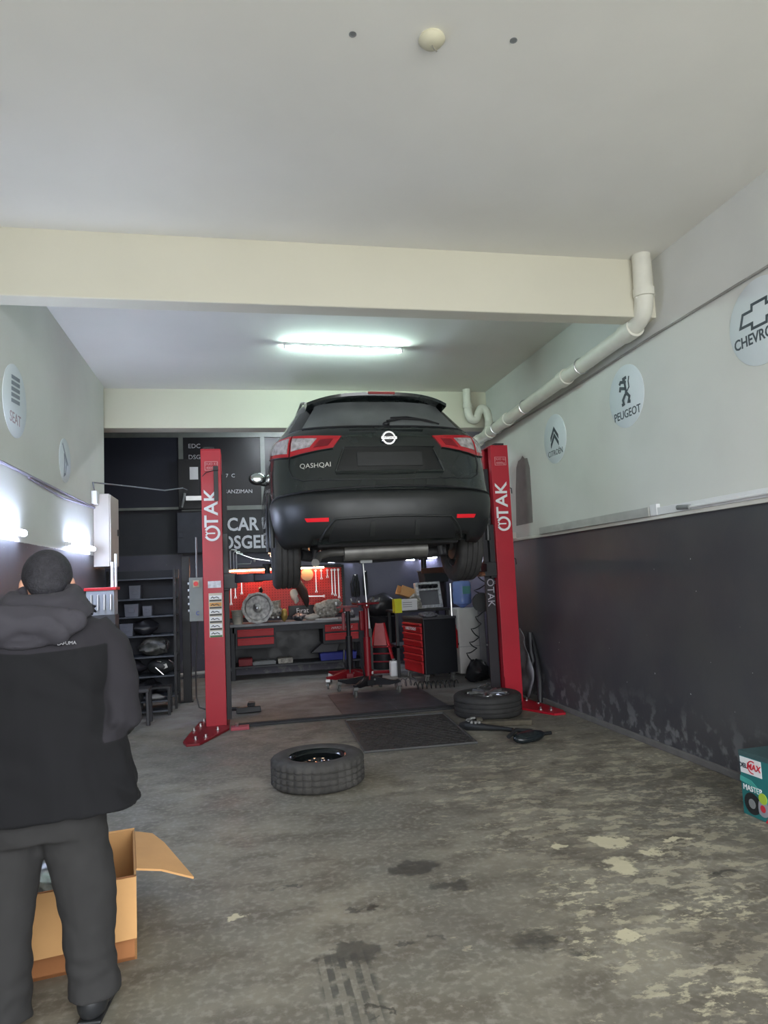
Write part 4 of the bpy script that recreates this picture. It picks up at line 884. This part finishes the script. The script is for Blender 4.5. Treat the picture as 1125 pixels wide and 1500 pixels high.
# ------------------------------------------------------------------ tool cabinet
tc_ = thing('tool_cabinet', 'black roller cabinet with seven red drawers right of the jacks', 'tool cabinet', (2.33, 9.02, 0), 10)
MB().b2(0, .48, 0, .70, .13, .85).build('body', mat('cabinet_black', (.004, .005, .008), .5), tc_, bev=.008)
MB().b2(-.01, .49, -.01, .71, .85, .88).build('top_tray', dgrey, tc_, bev=.006)
zz = .81
for k, h in enumerate((.035, .085, .085, .085, .085, .085, .15)):
    zz -= h+.008; d = MB().b2(-.018, 0, .05, .66, zz, zz+h).b2(-.035, 0, .05, .66, zz+h-.03, zz+h-.005).build('drawer', redd, tc_, bev=.005)
text('lettering', 'HARDTOOLS', .06, white, tc_, axes((0, -1, 0), (0, 0, 1), (-1, 0, 0), (-.038, .36, .725)), .001, shear=.3)
for x, y in ((.05, .06), (.43, .06), (.05, .64), (.43, .64)): caster(tc_, x, y, .135, .045)
MB().cyl((.44, .02, .88), (.44, .02, 1.32), .014, n=8).build('corner_rod', steel, tc_)
t = thing('spray_can_rack', 'red bottle hung at the right side of the tool cabinet', 'bottle', (2.86, 9.35, .42))
MB().lathe([(.035, 0), (.04, .02), (.04, .24), (.02, .28), (.02, .32)], 16).build('can', redd, t, smooth=40); MB().cyl((0, 0, .32), (0, 0, .35), .014).build('nozzle', white, t)
MB().b2(-.10, .04, -.03, .04, .04, .07).build('holder', black, t)
# coil hose on the floor
t = thing('coil_hose', 'black coiled air hose lying on floor in front of the tool cabinet', 'hose', (2.10, 8.72, 0), -3)
MB().tube([(k*.0065, math.cos(k*.7)*.045+.02*math.sin(k*.05), .05+math.sin(k*.7)*.045) for k in range(86)], .008, 6).build('coil', blackp, t, smooth=60)
t = thing('coil_hose', 'bundle of dark spiral hose on floor between jack and cabinet', 'hose', (1.86, 9.0, 0), 15)
MB().tube([(k*.006, math.cos(k*.5)*.05, .055+math.sin(k*.5)*.05) for k in range(60)], .006, 6).build('coil', mat('grey_hose', (.06, .06, .07), .4), t, smooth=60)
t = thing('white_canister', 'small white canister on the floor left of the tool cabinet', 'canister', (2.12, 10.05, 0))
MB().b2(-.06, .08, -.06, .06, 0, .22).build('body', white, t, bev=.02, seg=3); MB().cyl((0, 0, .22), (0, 0, .25), .025).build('cap', grey, t, smooth=40)
# small tools on top tray
t = tag(MB().b2(-.02, .14, -.006, .006, 0, .012).box((.15, 0, .006), (.05, .03, .012)).build('spanner', chrome, loc=(2.50, 9.25, .88), rot=(0, 0, R(50))), 'bright spanner lying on top of the black tool cabinet', 'wrench')
lump('tool_heap', 'flat heap of small steel tools on the front of cabinet top', 'tools', (2.45, 9.18, .88), (.28, .22, .05), MATS['mixed_steel'], 31, .6)
# table with engine head behind
tb = thing('side_table', 'black steel side table behind the tool cabinet carrying an engine head', 'table', (2.54, 10.15, 0))
MB().b2(-.42, .42, -.3, .3, .92, .95).build('top', black, tb, bev=.004)
for x in (-.38, .38):
    for y in (-.26, .26): MB().b2(x-.02, x+.02, y-.02, y+.02, 0, .92).build('leg', black, tb)
MB().b2(-.40, .40, -.28, .28, .42, .45).build('lower_shelf', black, tb)
eh = thing('engine_part', 'grey engine cylinder head standing tilted on the side table', 'engine part', (2.72, 10.05, .95), 8)
Mh = RX(-14)
fr_ = MB()
fr_.b2(-.20, .20, -.03, .05, .0, .05, Mh).b2(-.20, .20, -.03, .05, .36, .40, Mh).b2(-.20, -.16, -.03, .05, .0, .40, Mh).b2(.16, .20, -.03, .05, .0, .40, Mh).b2(-.20, .20, -.03, .05, .27, .30, Mh).jitter(.012, 14)
fr_.build('casting', mat('pale_casting', (.6, .6, .6), .45, .5, var=.4, vs=22, bump=.5), eh, bev=.006)
MB().b2(-.17, .17, .0, .06, .04, .28, Mh).build('grey_face', mat('dull_grey_face', (.14, .14, .15), .5), eh)
for k in range(5): MB().cyl(Mh @ Vector((-.14+k*.07, -.03, .335)), Mh @ Vector((-.14+k*.07, .06, .335)), .024, n=10).build('bore', black, eh)
for k in range(7): MB().cyl(Mh @ Vector((-.18+k*.06, -.045, .025)), Mh @ Vector((-.18+k*.06, .0, .025)), .012, n=8).build('stud', steel, eh)
lump('alternator', 'lumpy dark engine part left of the engine head on the table', 'engine part', (2.44, 10.0, .95), (.2, .2, .2), dirtal, 41, .4)
t = thing('cardboard_box', 'small open cardboard box tilted on top of parts on the side table', 'box', (2.38, 10.1, 1.14), 12)
MB().b2(-.12, .12, -.01, .01, 0, .14, RY(20)).b2(.10, .12, -.01, .18, 0, .14, RY(20)).b2(-.12, .12, .16, .18, 0, .14, RY(20)).b2(-.12, .12, 0, .18, 0, .015, RY(20)).build('carton', card, t)
t = thing('paper_carton', 'white carton with yellow side on the front of the side table', 'box', (2.28, 9.88, .95), 4)
MB().b2(-.06, .18, -.06, .06, 0, .16).build('carton', white, t, bev=.003); MB().b2(-.16, -.055, -.065, .065, -.03, .17).build('yellow_side', glue, t, bev=.003)
for k in range(3): MB().b2(-.04, .1, -.0615, -.06, .05+k*.03, .058+k*.03).build('print_line', grey, t)
t = thing('plastic_crate', 'black plastic crate standing on top of the engine head', 'crate', (2.86, 10.3, 1.33), 6)
MB().box((0, 0, .09), (.38, .26, .18), top=1.12).build('tub', blackp, t, bev=.01); MB().b2(-.22, .22, -.155, .155, .17, .19).build('rim', mat('grey_rim', (.2, .2, .22), .5), t, bev=.005)
MB().b2(-.16, -.13, -.1, .1, -.38, 0).b2(.13, .16, -.1, .1, -.38, 0).build('stand_leg', black, t)
MB().b2(.0, .20, -.12, .1, .19, .22).build('lid', mat('pale_lid', (.5, .52, .55), .5), t)

# ------------------------------------------------------------------ water cooler, hose reel
wc = thing('water_cooler', 'white floor standing water dispenser right of the tool cabinet', 'water dispenser', (3.13, 9.78, 0), 8)
cw = mat('cooler_white', (.6, .58, .56), .45, var=.04)
MB().b2(-.16, .17, -.16, .16, .02, .95).build('cabinet', cw, wc, bev=.02, seg=3)
MB().b2(-.165, -.158, -.11, .12, .52, .82).build('tap_panel', mat('cooler_grey', (.25, .25, .26), .4), wc, bev=.002)
for y, m in ((-.04, bluep), (.05, redd)): MB().cyl((-.16, y, .66), (-.20, y, .64), .016, n=8).build('tap', m, wc)
MB().b2(-.19, -.158, -.10, .11, .50, .54).build('drip_tray', dgrey, wc, bev=.002)
MB().b2(-.162, .172, -.163, -.158, .40, .405).build('panel_joint', grey, wc)
wbm = mat('blue_water_bottle', (.25, .36, .72), .12, 0, trans=.35, var=.05)
bt_ = thing('water_bottle', 'translucent blue water bottle upside down on the white dispenser', 'bottle', (3.13, 9.78, .95), 8)
MB().lathe([(.03, -.0), (.05, .02), (.13, .06), (.138, .10), (.130, .13), (.138, .16), (.138, .22), (.130, .25), (.138, .28), (.135, .36), (.11, .385), (.02, .38)], 32).build('bottle', wbm, bt_, smooth=50)
MB().b2(-.05, .07, -.142, -.134, .20, .31).build('label', mat('green_blue_label', (.10, .28, .25), .5), bt_)
hr = thing('hose_reel', 'black hose reel on a curved grey stand right of the water dispenser', 'hose reel', (3.28, 9.35, 0), -15)
MB().lathe([(.05, -.05), (.13, -.05), (.135, -.04), (.09, -.02), (.09, .03), (.135, .05), (.13, .06), (.05, .06)], 28, T(0, 0, 1.03) @ RX(90)).build('drum', blackp, hr, smooth=40)
MB().tube([(math.cos(k*.5)*(.10+.002*(k % 7)), .005*math.sin(k), 1.03+math.sin(k*.5)*(.10+.002*(k % 5))) for k in range(60)], .012, 6).build('wound_hose', black, hr, smooth=60)
MB().b2(-.06, .03, .03, .07, .06, .95).build('stand', mat('stand_grey', srgb(120, 118, 120), .6), hr, bev=.01); MB().b2(-.14, .08, -.06, .14, 0, .06).build('foot', blackp, hr, bev=.01)
def zig(name, label, pts, r=.008):
    t = thing(name, label, 'hose', pts[0]); o = Vector(pts[0]); P = []
    V = [Vector(p)-o for p in pts]
    for a, b_ in zip(V, V[1:]):
        for k in range(5): P.append(a.lerp(b_, k/5)+Vector((0, .01*math.sin(k), -.02*math.sin(PI*k/5))))
    P.append(V[-1]); MB().tube(P, r, 6).build('hose', blackp, t, smooth=60); return t
zig('air_hose', 'thin black spiral air hose hanging above the hose reel', [(3.34, 9.5, 1.62), (3.44, 9.5, 1.50), (3.28, 9.48, 1.40), (3.42, 9.45, 1.30), (3.20, 9.43, 1.20), (3.38, 9.4, 1.14), (3.30, 9.38, 1.05)])
zig('air_hose', 'black zigzag air hose hanging in front of the white dispenser', [(3.28, 9.28, .92), (3.14, 9.25, .84), (3.22, 9.25, .74), (3.06, 9.23, .68), (3.17, 9.23, .56), (3.02, 9.21, .50), (3.12, 9.20, .42), (2.96, 9.18, .36), (3.04, 9.17, .25), (3.08, 9.15, .02)])
lump('black_bag', 'crumpled black plastic bag on the floor before the white dispenser', 'bag', (3.07, 9.05, 0), (.36, .3, .26), MATS['black_bag'], 51, .4)
lump('black_bag', 'larger dark heap of bags behind right lift column', 'bag', (3.36, 8.85, 0), (.36, .4, .55), MATS['black_bag'], 57, .3)
t = thing('chrome_scrap', 'small heap of bright trim strips on floor behind the alloy wheel', 'scrap', (2.72, 8.1, 0))
for k in range(9): MB().tube([(-.2+.03*k, random.uniform(-.08, .08), .015), (-.05+.03*k, random.uniform(-.1, .1), .05+.008*k), (.08+.03*k, random.uniform(-.1, .1), .02)], .010, 5).build('strip', [steel, grey, castal][k % 3], t, smooth=60)
tag(MB().tube([(3.3, 10.3, .4), (3.56, 10.0, .36)], .015, 7).build('pipe_piece', steel), 'short bright pipe on the wall behind the hose reel', 'pipe').location = (0, 0, -.0)

# ------------------------------------------------------------------ shelving on the left
sh = thing('shelving_unit', 'dark steel shelving unit with parts, left of the red lift column', 'shelf', (-1.16, 8.95, 0))
shm = mat('shelf_steel', srgb(72, 76, 84), .5, .3)
ZS = (.16, .40, .63, .88, 1.11, 1.32, 1.56)
for z in ZS: MB().b2(-.42, .34, -.2, .22, z-.02, z).build('shelf_board', shm, sh, bev=.003)
for x in (-.42, .34):
    for y in (-.2, .22): MB().b2(x-.015, x+.015, y-.015, y+.015, 0, 1.66).build('upright', black, sh)
MB().b2(-.42, .34, .215, .225, .1, 1.66).build('back_sheet', mat('shelf_back', srgb(34, 36, 46), .6), sh)
t = tag(MB().b2(-.05, .05, -.05, .05, 0, 1.82).b2(-.10, .07, -.08, .08, 0, .012).build('steel_upright', black, bev=.004, loc=(-.72, 9.2, 0)), 'tall black square steel post between shelving unit and lift column', 'post')
bn = mat('bin_grey', srgb(96, 98, 108), .6)
for k, (x, z, w_, h) in enumerate(((-.12, 1.32, .12, .16), (-.16, 1.11, .15, .15), (-.22, .88, .14, .15), (.02, 1.11, .1, .12))):
    lb = ['small grey storage bin on the second shelf from the top', 'grey storage bin on the third shelf from the top, left', 'grey storage bin on the middle shelf, left', 'narrow grey storage bin on the third shelf from the top, right'][k]
    t = tag(MB().box((0, 0, h/2), (w_, .2, h), top=1.1).box((0, -.105, h*.5), (w_*.5, .012, h*.3)).build('storage_bin', bn, bev=.004, loc=(-1.16+x, 8.88, z)), lb, 'bin', 'grey bins on the dark shelving unit')
for x, z, sx, sz, lb in ((-.02, .88, .30, .17, 'black rounded car part on the shelf above the alternator'), (-.16, .40, .34, .19, 'black car part on the shelf left of the headlamp'), (.02, .16, .30, .2, 'black tub on the lowest full shelf')):
    lump('car_part', lb, 'car part', (-1.16+x, 8.9, z), (sx, .26, sz), mat('part_black', (.018, .018, .022), .4), int(z*30)+3, .3)
lump('engine_part', 'greasy engine part with bright edge on the shelf above the headlamp', 'engine part', (-1.1, 8.88, .63), (.34, .24, .2), mat('greasy_metal', (.08, .08, .075), .45, .4, var=.5, vs=20), 22, .4)
t = tag(MB().tube([(0, 0, 0), (.012, -.01, .06), (.0, -.01, .13), (-.02, 0, .15)], .010, 7).build('chrome_strip', chrome, loc=(-.93, 8.76, .66), smooth=50), 'short curved chrome strip at the right of the shelf over the headlamp', 'trim')
hl = thing('headlamp', 'car headlamp with bright curved reflector on the shelf by the black post', 'headlamp', (-1.0, 8.85, .40))
MB().ball((0, 0, .10), (.16, .12, .10), 18, 10).build('housing', blackp, hl, smooth=60)
MB().tube([(.10, -.09, .18), (.15, -.08, .14), (.165, -.07, .08), (.16, -.06, .03)], .010, 7).tube([(-.05, -.12, .10), (.0, -.12, .05), (.04, -.12, .01)], .008, 6).tube([(-.03, -.11, .17), (.02, -.12, .16)], .01, 6).build('chrome_edge', chrome, hl, smooth=60)
MB().box((.09, -.10, .08), (.05, .02, .05), RY(-20)).build('reflector', castal, hl)
t = thing('stool', 'small black worn stool on the floor at the man elbow', 'stool', (-1.06, 7.95, 0))
MB().b2(-.13, .05, -.12, .12, .34, .38).build('seat', dgrey, t, bev=.01)
for x, y in ((-.11, -.1), (.03, -.1), (-.11, .1), (.03, .1)): MB().tube([(x, y, .34), (x*1.3, y*1.2, 0)], .02, 6).build('leg', dgrey, t)
t = thing('steel_stand', 'low black metal stand under the shelving unit edge', 'stand', (-1.02, 8.45, 0))
for z in (.06, .17): MB().b2(-.17, .17, -.1, .1, z-.015, z).build('board', shm, t)
for x in (-.16, .16):
    for y in (-.09, .09): MB().b2(x-.015, x+.015, y-.015, y+.015, 0, .32).build('leg', black, t)
MB().b2(-.17, .17, -.1, .1, .30, .32).build('top', black, t)
lump('grey_cloth', 'grey rag lying on the low stand below the shelves', 'cloth', (-1.03, 8.44, .17), (.22, .13, .06), mat('grey_rag', (.25, .25, .25), .9), 61, .3)
tag(MB().tube([(-1.6, 10.9, .10), (-.2, 10.9, .16)], .028, 10).b2(-1.2, -1.16, 10.85, 10.95, 0, .1).b2(-.4, -.36, 10.85, 10.95, 0, .14).build('floor_pipe', mat('pale_pipe', (.42, .42, .42), .5), smooth=40), 'pale pipe lying low along the back wall behind the left lift column', 'pipe')
# red topped holder behind the man
rt = thing('tool_holder', 'red topped white tool holder standing behind the man at the left wall', 'tool rack', (-1.36, 7.35, 0))
MB().b2(-.16, .12, -.1, .1, .0, 1.2).build('cabinet', dgrey, rt, bev=.006)
MB().b2(-.15, .11, -.1, .1, 1.2, 1.44).build('panel', mat('pale_panel', (.3, .32, .36), .5), rt, bev=.004)
MB().b2(-.17, .13, -.11, .11, 1.44, 1.47).build('top_edge', redd, rt, bev=.004)
for k in range(4): MB().tube([(-.1+k*.06, -.11, 1.40), (-.1+k*.06, -.115, 1.25)], .012, 6).build('hanging_tool', steel, rt)
MB().tube([(.08, -.02, 1.47), (.08, -.02, 1.72)], .014, 6).tube([(.11, 0, 1.47), (.11, 0, 1.8)], .012, 6).build('white_rod', white, rt)
# small boxes on the back windows
t = thing('camera_box', 'black wall box with white label left of the red column top', 'wall box', (-.82, YB-.16, 2.9))
MB().b2(-.15, .35, 0, .1, -.25, .55).build('housing', black, t, bev=.005); MB().b2(.03, .16, -.005, 0, .22, .42).build('label', white, t)
MB().b2(-.03, .30, -.06, .0, -.12, -.05).build('bracket', steel, t); MB().tube([(-.05, -.03, .0), (-.07, -.05, -.12), (-.1, -.02, -.22)], .02, 6).build('fitting', grey, t)
t = tag(MB().b2(-1.0, -.3, YB-.12, YB-.045, 1.96, 2.60).b2(-.98, -.9, YB-.13, YB-.12, 2.2, 2.3).build('dark_cabinet', mat('slate_panel', srgb(52, 54, 66), .5), bev=.005), 'dark slate wall cabinet partly behind the left lift column', 'cabinet')

# ------------------------------------------------------------------ battery carton at right
cbx = thing('parts_carton', 'teal printed car parts carton standing by the right wall', 'carton', (2.97, 3.46, 0), 2)
teal = mat('teal_print', srgb(38, 112, 112), .5, var=.06)
MB().b2(-.17, .17, -.24, .20, 0, .355).build('carton', teal, cbx, bev=.004)
MB().b2(-.171, .171, -.241, .201, .33, .357).build('lid_edge', mat('dark_teal', srgb(60, 84, 86), .6), cbx)
Mcx = axes((0, -1, 0), (0, 0, 1), (-1, 0, 0), (-.171, 0, 0))
lbp = MB().prism([(-.19, .235), (-.03, .235), (-.03, .325), (-.19, .325)], .002, Mcx).build('label_panel', white, cbx)
text('lettering', 'DEL', .036, logo_dk, lbp, Mcx @ T(-.167, .277, .003), bold=.001); rdp = mat('red_print', (.55, .03, .05), .5)
text('lettering', 'MAX', .048, rdp, lbp, Mcx @ T(-.088, .28, .003), bold=.001, shear=.2)
strokes('swoosh', [[(-.095+.034*math.cos(R(a)), .28+.034*math.sin(R(a))) for a in range(60, 300, 20)]], .006, lbp, Mcx @ T(0, 0, .003), rdp)
strokes('print_band', [[(-.2, .20), (-.12, .19), (-.02, .12), (.2, .09)]], .03, cbx, Mcx, mat('pale_teal', srgb(70, 160, 150)))
text('print_lettering', 'MASTER', .045, white, cbx, Mcx @ T(-.11, .155, .001), sx=.9)
for x, z, r, m in ((-.12, .075, .06, blackp), (-.04, .07, .045, mat('print_grey', (.3, .3, .33))), (.05, .08, .05, blackp)):
    q = MB().lathe([(r, .0), (r, .003), (r*.6, .004)], 20, Mcx @ T(x, z, 0)).build('part_print', m, cbx); MB().lathe([(r*.45, .004), (r*.3, .005)], 16, Mcx @ T(x, z, 0)).build('part_print_centre', rdp if m != blackp else grey, q)
MB().lathe([(.03, .0), (.03, .004)], 16, Mcx @ T(-.035, .125, .001)).build('lime_print', mat('lime_print', (.4, .55, .05)), cbx)
MB().prism([(-.03, .0), (.2, .0), (.2, .05), (.0, .04)], .003, Mcx).build('red_print_field', rdp, cbx)
t = thing('red_carton', 'small red and white box resting on top of the teal carton', 'box', (2.93, 3.36, .357), 2)
MB().b2(-.10, .1, -.12, .03, 0, .05).build('carton', redd, t, bev=.004); MB().b2(-.102, -.10, -.10, .01, .012, .03).build('white_band', white, t)

# ------------------------------------------------------------------ opened cardboard box before the man
cb_ = thing('open_cardboard_box', 'large opened cardboard box with folded flaps at the man feet', 'box', (-.965, 3.22, 0), 9)
W2, D2, H2 = .48, .28, .315
MB().b2(-W2, W2, -D2, D2, 0, .012).build('bottom', cardd, cb_)
MB().b2(-W2, W2, -D2, -D2+.008, 0, H2).build('front_wall', cardd, cb_); MB().b2(-W2, W2, D2-.008, D2, 0, H2).build('rear_wall', card, cb_)
for s in (-1, 1): MB().b2(s*W2-(.008 if s > 0 else 0), s*W2+(.008 if s < 0 else 0), -D2, D2, 0, H2).build('side_wall', card, cb_)
MB().prism([(-W2, 0), (W2, 0), (W2, -.215), (-W2+.02, -.225)], .008, T(0, -D2-.01, H2) @ RX(78)).build('front_flap', card, cb_)
MB().prism([(0, -D2+.05), (.10, -D2+.07), (.23, -D2+.02), (.13, D2-.16), (.08, D2-.05), (0, D2-.05)], .008, T(W2, 0, H2) @ RY(16)).build('side_flap', card, cb_)
MB().prism([(-W2, 0), (W2, 0), (W2, .2), (-W2, .2)], .008, T(0, D2, H2) @ RX(-35)).build('rear_flap', card, cb_)
for x, z in ((-.02, .22), (.08, .27)): MB().cyl((x, -D2-.05, z), (x, -D2-.075, z-.002), .008, n=10).build('punch_hole', cardd, cb_)
lump('silver_car_part', 'dark and silver car part inside the opened cardboard box', 'car part', (-.97, 3.24, .013), (.5, .32, .32), mat('silver_dark', (.2, .21, .21), .3, .6, var=.8, vs=12), 71, .3)

# ------------------------------------------------------------------ the man
def voxel(o, size, smooth_it=4):
    m1 = o.modifiers.new('r', 'REMESH'); m1.mode = 'VOXEL'; m1.voxel_size = size
    m2 = o.modifiers.new('s', 'SMOOTH'); m2.iterations = smooth_it; m2.factor = .6
    bake(o); 
    for p in o.data.polygons: p.use_smooth = True
def loft(b, secs, n=28, e=2.4):
    rings = []
    for (x, y, z, rx, ry) in secs:
        rings.append([b.bm.verts.new((x+rx*math.copysign(abs(math.cos(2*PI*i/n))**(2/e), math.cos(2*PI*i/n)), y+ry*math.copysign(abs(math.sin(2*PI*i/n))**(2/e), math.sin(2*PI*i/n)), z)) for i in range(n)])
    return b.skin(rings)
skin = mat('skin', srgb(214, 160, 134), .55, var=.05)
PX, PY = -.715, 2.66
b = MB()
# body: legs, pelvis, torso, neck, arms, head with face, hands with fingers (one mesh)
b.tube([(-.09, .02, .80), (-.10, .02, .45), (-.10, -.02, .10)], [.08, .055, .045], 14).tube([(.09, .02, .80), (.14, .03, .45), (.17, .02, .10)], [.08, .055, .04], 14)
for x, y in ((-.10, -.02), (.175, .01)): b.tube([(x, y, .045), (x, y+.06, .04), (x, y+.12, .035)], [.035, .032, .026], 10)
loft(b, [(0, 0, .74, .15, .10), (0, .02, .95, .14, .10), (0, .04, 1.2, .17, .11), (0, .07, 1.34, .15, .08), (0, .10, 1.40, .07, .06)])
b.tube([(0, .10, 1.36), (.0, .13, 1.47)], [.065, .06], 14)
HC = Vector((-.01, .165, 1.485)); HM = Matrix.Translation(HC) @ RZ(14) @ RX(-26)
b.ball((0, 0, 0), (.078, .097, .105), 22, 16, HM).ball((0, .045, -.06), (.056, .055, .06), 16, 12, HM).ball((0, .105, -.015), (.014, .022, .022), 10, 8, HM).ball((0, .093, -.062), (.024, .012, .008), 10, 8, HM).ball((0, .09, .03), (.05, .02, .012), 10, 8, HM)
for s in (-1, 1): b.ball((s*.083, -.004, -.015), (.014, .022, .034), 10, 8, HM @ RZ(0))
hands = []
for s in (-1, 1):
    shd = Vector((s*.19, .06, 1.30)); el = Vector((s*.245, .06, 1.0)); wr = Vector((s*.13, .33, .93)); b.tube([shd, el, wr], [.052, .042, .028], 12)
    dr = (wr-el).normalized(); pm = wr+dr*.05
    b.tube([wr, pm, wr+dr*.09], [.026, .036, .034], 10); sd_ = dr.cross(Vector((0, 0, 1))).normalized()
    for k, L in enumerate((.065, .075, .07, .055)):
        r0_ = wr+dr*.085+sd_*((k-1.5)*.019); m_ = r0_+dr*L*.55+Vector((0, 0, -.008)); e_ = m_+dr*L*.3+Vector((0, 0, -L*.45)); b.tube([r0_, m_, e_], [.0095, .009, .0075], 8)
    b.tube([wr+dr*.03+sd_*(-s*.03), wr+dr*.06+sd_*(-s*.058)+Vector((0, 0, -.01)), wr+dr*.095+sd_*(-s*.062)+Vector((0, 0, -.02))], [.012, .011, .009], 8)
man = b.build('person', skin); voxel(man, .0065, 2); man.location = (PX, PY, 0)
tag(man, 'man seen from behind in a dark hooded jacket and grey trousers, head bowed', 'person')
for s in (-1, 1): MB().ball((s*.030, .086, .012), (.012, .010, .010), 10, 8, HM).build('eye', mat('eye_dark', (.05, .04, .035), .2), man, smooth=60)
b = MB().ball((0, -.012, .022), (.089, .105, .100), 24, 16, HM).ball((0, -.06, -.035), (.070, .05, .06), 16, 12, HM)
hair = b.build('hair', mat('dark_hair', (.025, .024, .03), .7, var=.4, vs=60, bump=.6, bs=160), man); voxel(hair, .007, 3)
# jacket
b = MB()
loft(b, [(0, .0, .70, .30, .17), (.025, .0, .70, .315, .17), (0, 0, .78, .275, .165), (.0, .0, .95, .25, .16), (0, .01, 1.12, .245, .155), (0, .02, 1.25, .245, .145), (0, .05, 1.34, .20, .12), (0, .09, 1.40, .11, .09), (0, .10, 1.42, .09, .08)][1:])
for s in (-1, 1):
    b.tube([(s*.16, .05, 1.31), (s*.215, .05, 1.24), (s*.255, .05, 1.10), (s*.262, .05, .99), (s*.22, .16, .95), (s*.135, .32, .93)], [.075, .082, .076, .075, .066, .05], 16)
# flared right hem
b.tube([(.20, .0, .95), (.24, .02, .80), (.275, .05, .735)], [.09, .075, .05], 12)
b.tube([(.20, -.02, .95), (.26, -.01, .80), (.325, .0, .715)], [.09, .06, .012], 10)
for v in b.bm.verts: pass
jm = mat('jacket_black_navy', srgb(11, 11, 15), .9, var=.15, vs=8)
def two_tone(m, c2):
    n = m.node_tree.nodes; l = m.node_tree.links; b_ = n['Principled BSDF']; src = b_.inputs['Base Color'].links[0].from_socket
    at = n.new('ShaderNodeAttribute'); at.attribute_name = 'yoke'; rp = n.new('ShaderNodeMapRange'); rp.inputs[1].default_value = .46; rp.inputs[2].default_value = .54; l.new(at.outputs['Fac'], rp.inputs[0])
    mx = n.new('ShaderNodeMixRGB'); mx.inputs[2].default_value = (*c2, 1); l.new(rp.outputs[0], mx.inputs[0]); l.new(src, mx.inputs[1]); l.new(mx.outputs[0], b_.inputs['Base Color'])
two_tone(jm, srgb(37, 35, 40))
jk = b.build('jacket', jm, man); voxel(jk, .011, 5)
at = jk.data.attributes.new('yoke', 'FLOAT', 'POINT')
for v in jk.data.vertices:
    c = v.co; f1 = (c.z-(1.245+.06*abs(c.x)))/.04; f2 = min((abs(c.x)-.232)/.03, (c.z-.93-.2*max(0, c.y))/.04, (.12-c.y)/.04)
    at.data[v.index].value = max(0, min(1, .5+max(f1, f2)))
for v in jk.data.vertices:
    c = v.co; f = .014*noise.noise(Vector((c.x*7, c.y*7, c.z*3.2)))+.007*noise.noise(Vector((c.x*18, c.y*18, c.z*7)))+.004*math.sin(c.z*40+c.x*14+6*noise.noise(c*4))*max(0, min(1, (c.z-.7)*3)); v.co += v.normal*f
# hood, lying on the shoulders
b = MB(); rings = []
hd_ = MB()
for i in range(29):
    t_ = -PI*.78+i*(PI*1.56)/28; x = .135*math.sin(t_); y = .055-.105*math.cos(t_); z = 1.405-.025*math.cos(t_)
    rings.append(hd_.ring(Vector((x, y, z)), Vector((math.sin(t_)*.7, -math.cos(t_)*.7, -.5)).normalized(), Vector((0, .15, 1)).normalized(), .045+.03*math.cos(t_/1.6), 12, .04))
hd_.skin(rings); hd_.ball((-.02, -.115, 1.335), (.165, .045, .085), 20, 12).ball((.06, -.10, 1.34), (.12, .045, .07), 18, 12)
hood = hd_.build('hood', mat('hood_grey', srgb(56, 54, 60), .85, var=.1, vs=8), man); voxel(hood, .009, 5)
for v in hood.data.vertices:
    c = v.co; v.co += v.normal*(.012*math.sin(c.x*26+c.z*10+5*noise.noise(c*6))+.006*noise.noise(c*18))
text('lettering', 'LAFUMA', .016, mat('grey_thread', (.3, .3, .32)), man, FRONT(.125, -.125, 1.275), .0006)
# trousers
b = MB()
loft(b, [(0, .01, .92, .17, .12), (0, .01, .80, .19, .13), (.01, .01, .68, .205, .14), (.015, .01, .62, .20, .13)])
b.tube([(-.09, .01, .68), (-.10, .01, .50), (-.11, .0, .30), (-.10, -.02, .14), (-.10, -.025, .05)], [.112, .105, .092, .088, .094], 18)
b.tube([(.10, .01, .68), (.14, .02, .50), (.16, .03, .30), (.17, .02, .16), (.175, .01, .07)], [.112, .10, .086, .082, .088], 18)
trs = b.build('trousers', mat('trouser_grey', srgb(45, 44, 44), .9, var=.12, vs=6), man); voxel(trs, .010, 4)
for v in trs.data.vertices:
    c = v.co; v.co += v.normal*(.010*noise.noise(Vector((c.x*8, c.y*8, c.z*6)))+.006*math.sin(c.z*60+8*noise.noise(c*5))*max(0, .32-c.z)*3.2+.004*noise.noise(c*24))
for x, y, a in ((-.10, -.02, 5), (.175, .01, -6)):
    b = MB().ball((0, .0, .06), (.052, .065, .065), 16, 10).ball((0, .10, .045), (.055, .11, .05), 16, 10)
    for v in b.bm.verts: v.co.z = max(v.co.z, .012)
    so = b.build('shoe', mat('shoe_black', (.02, .021, .023), .4), man, smooth=60, loc=(x, y, 0), rot=(0, 0, R(a)))
    MB().b2(-.040, .040, -.05, .16, 0, .014).build('sole', blackp, so, bev=.006)
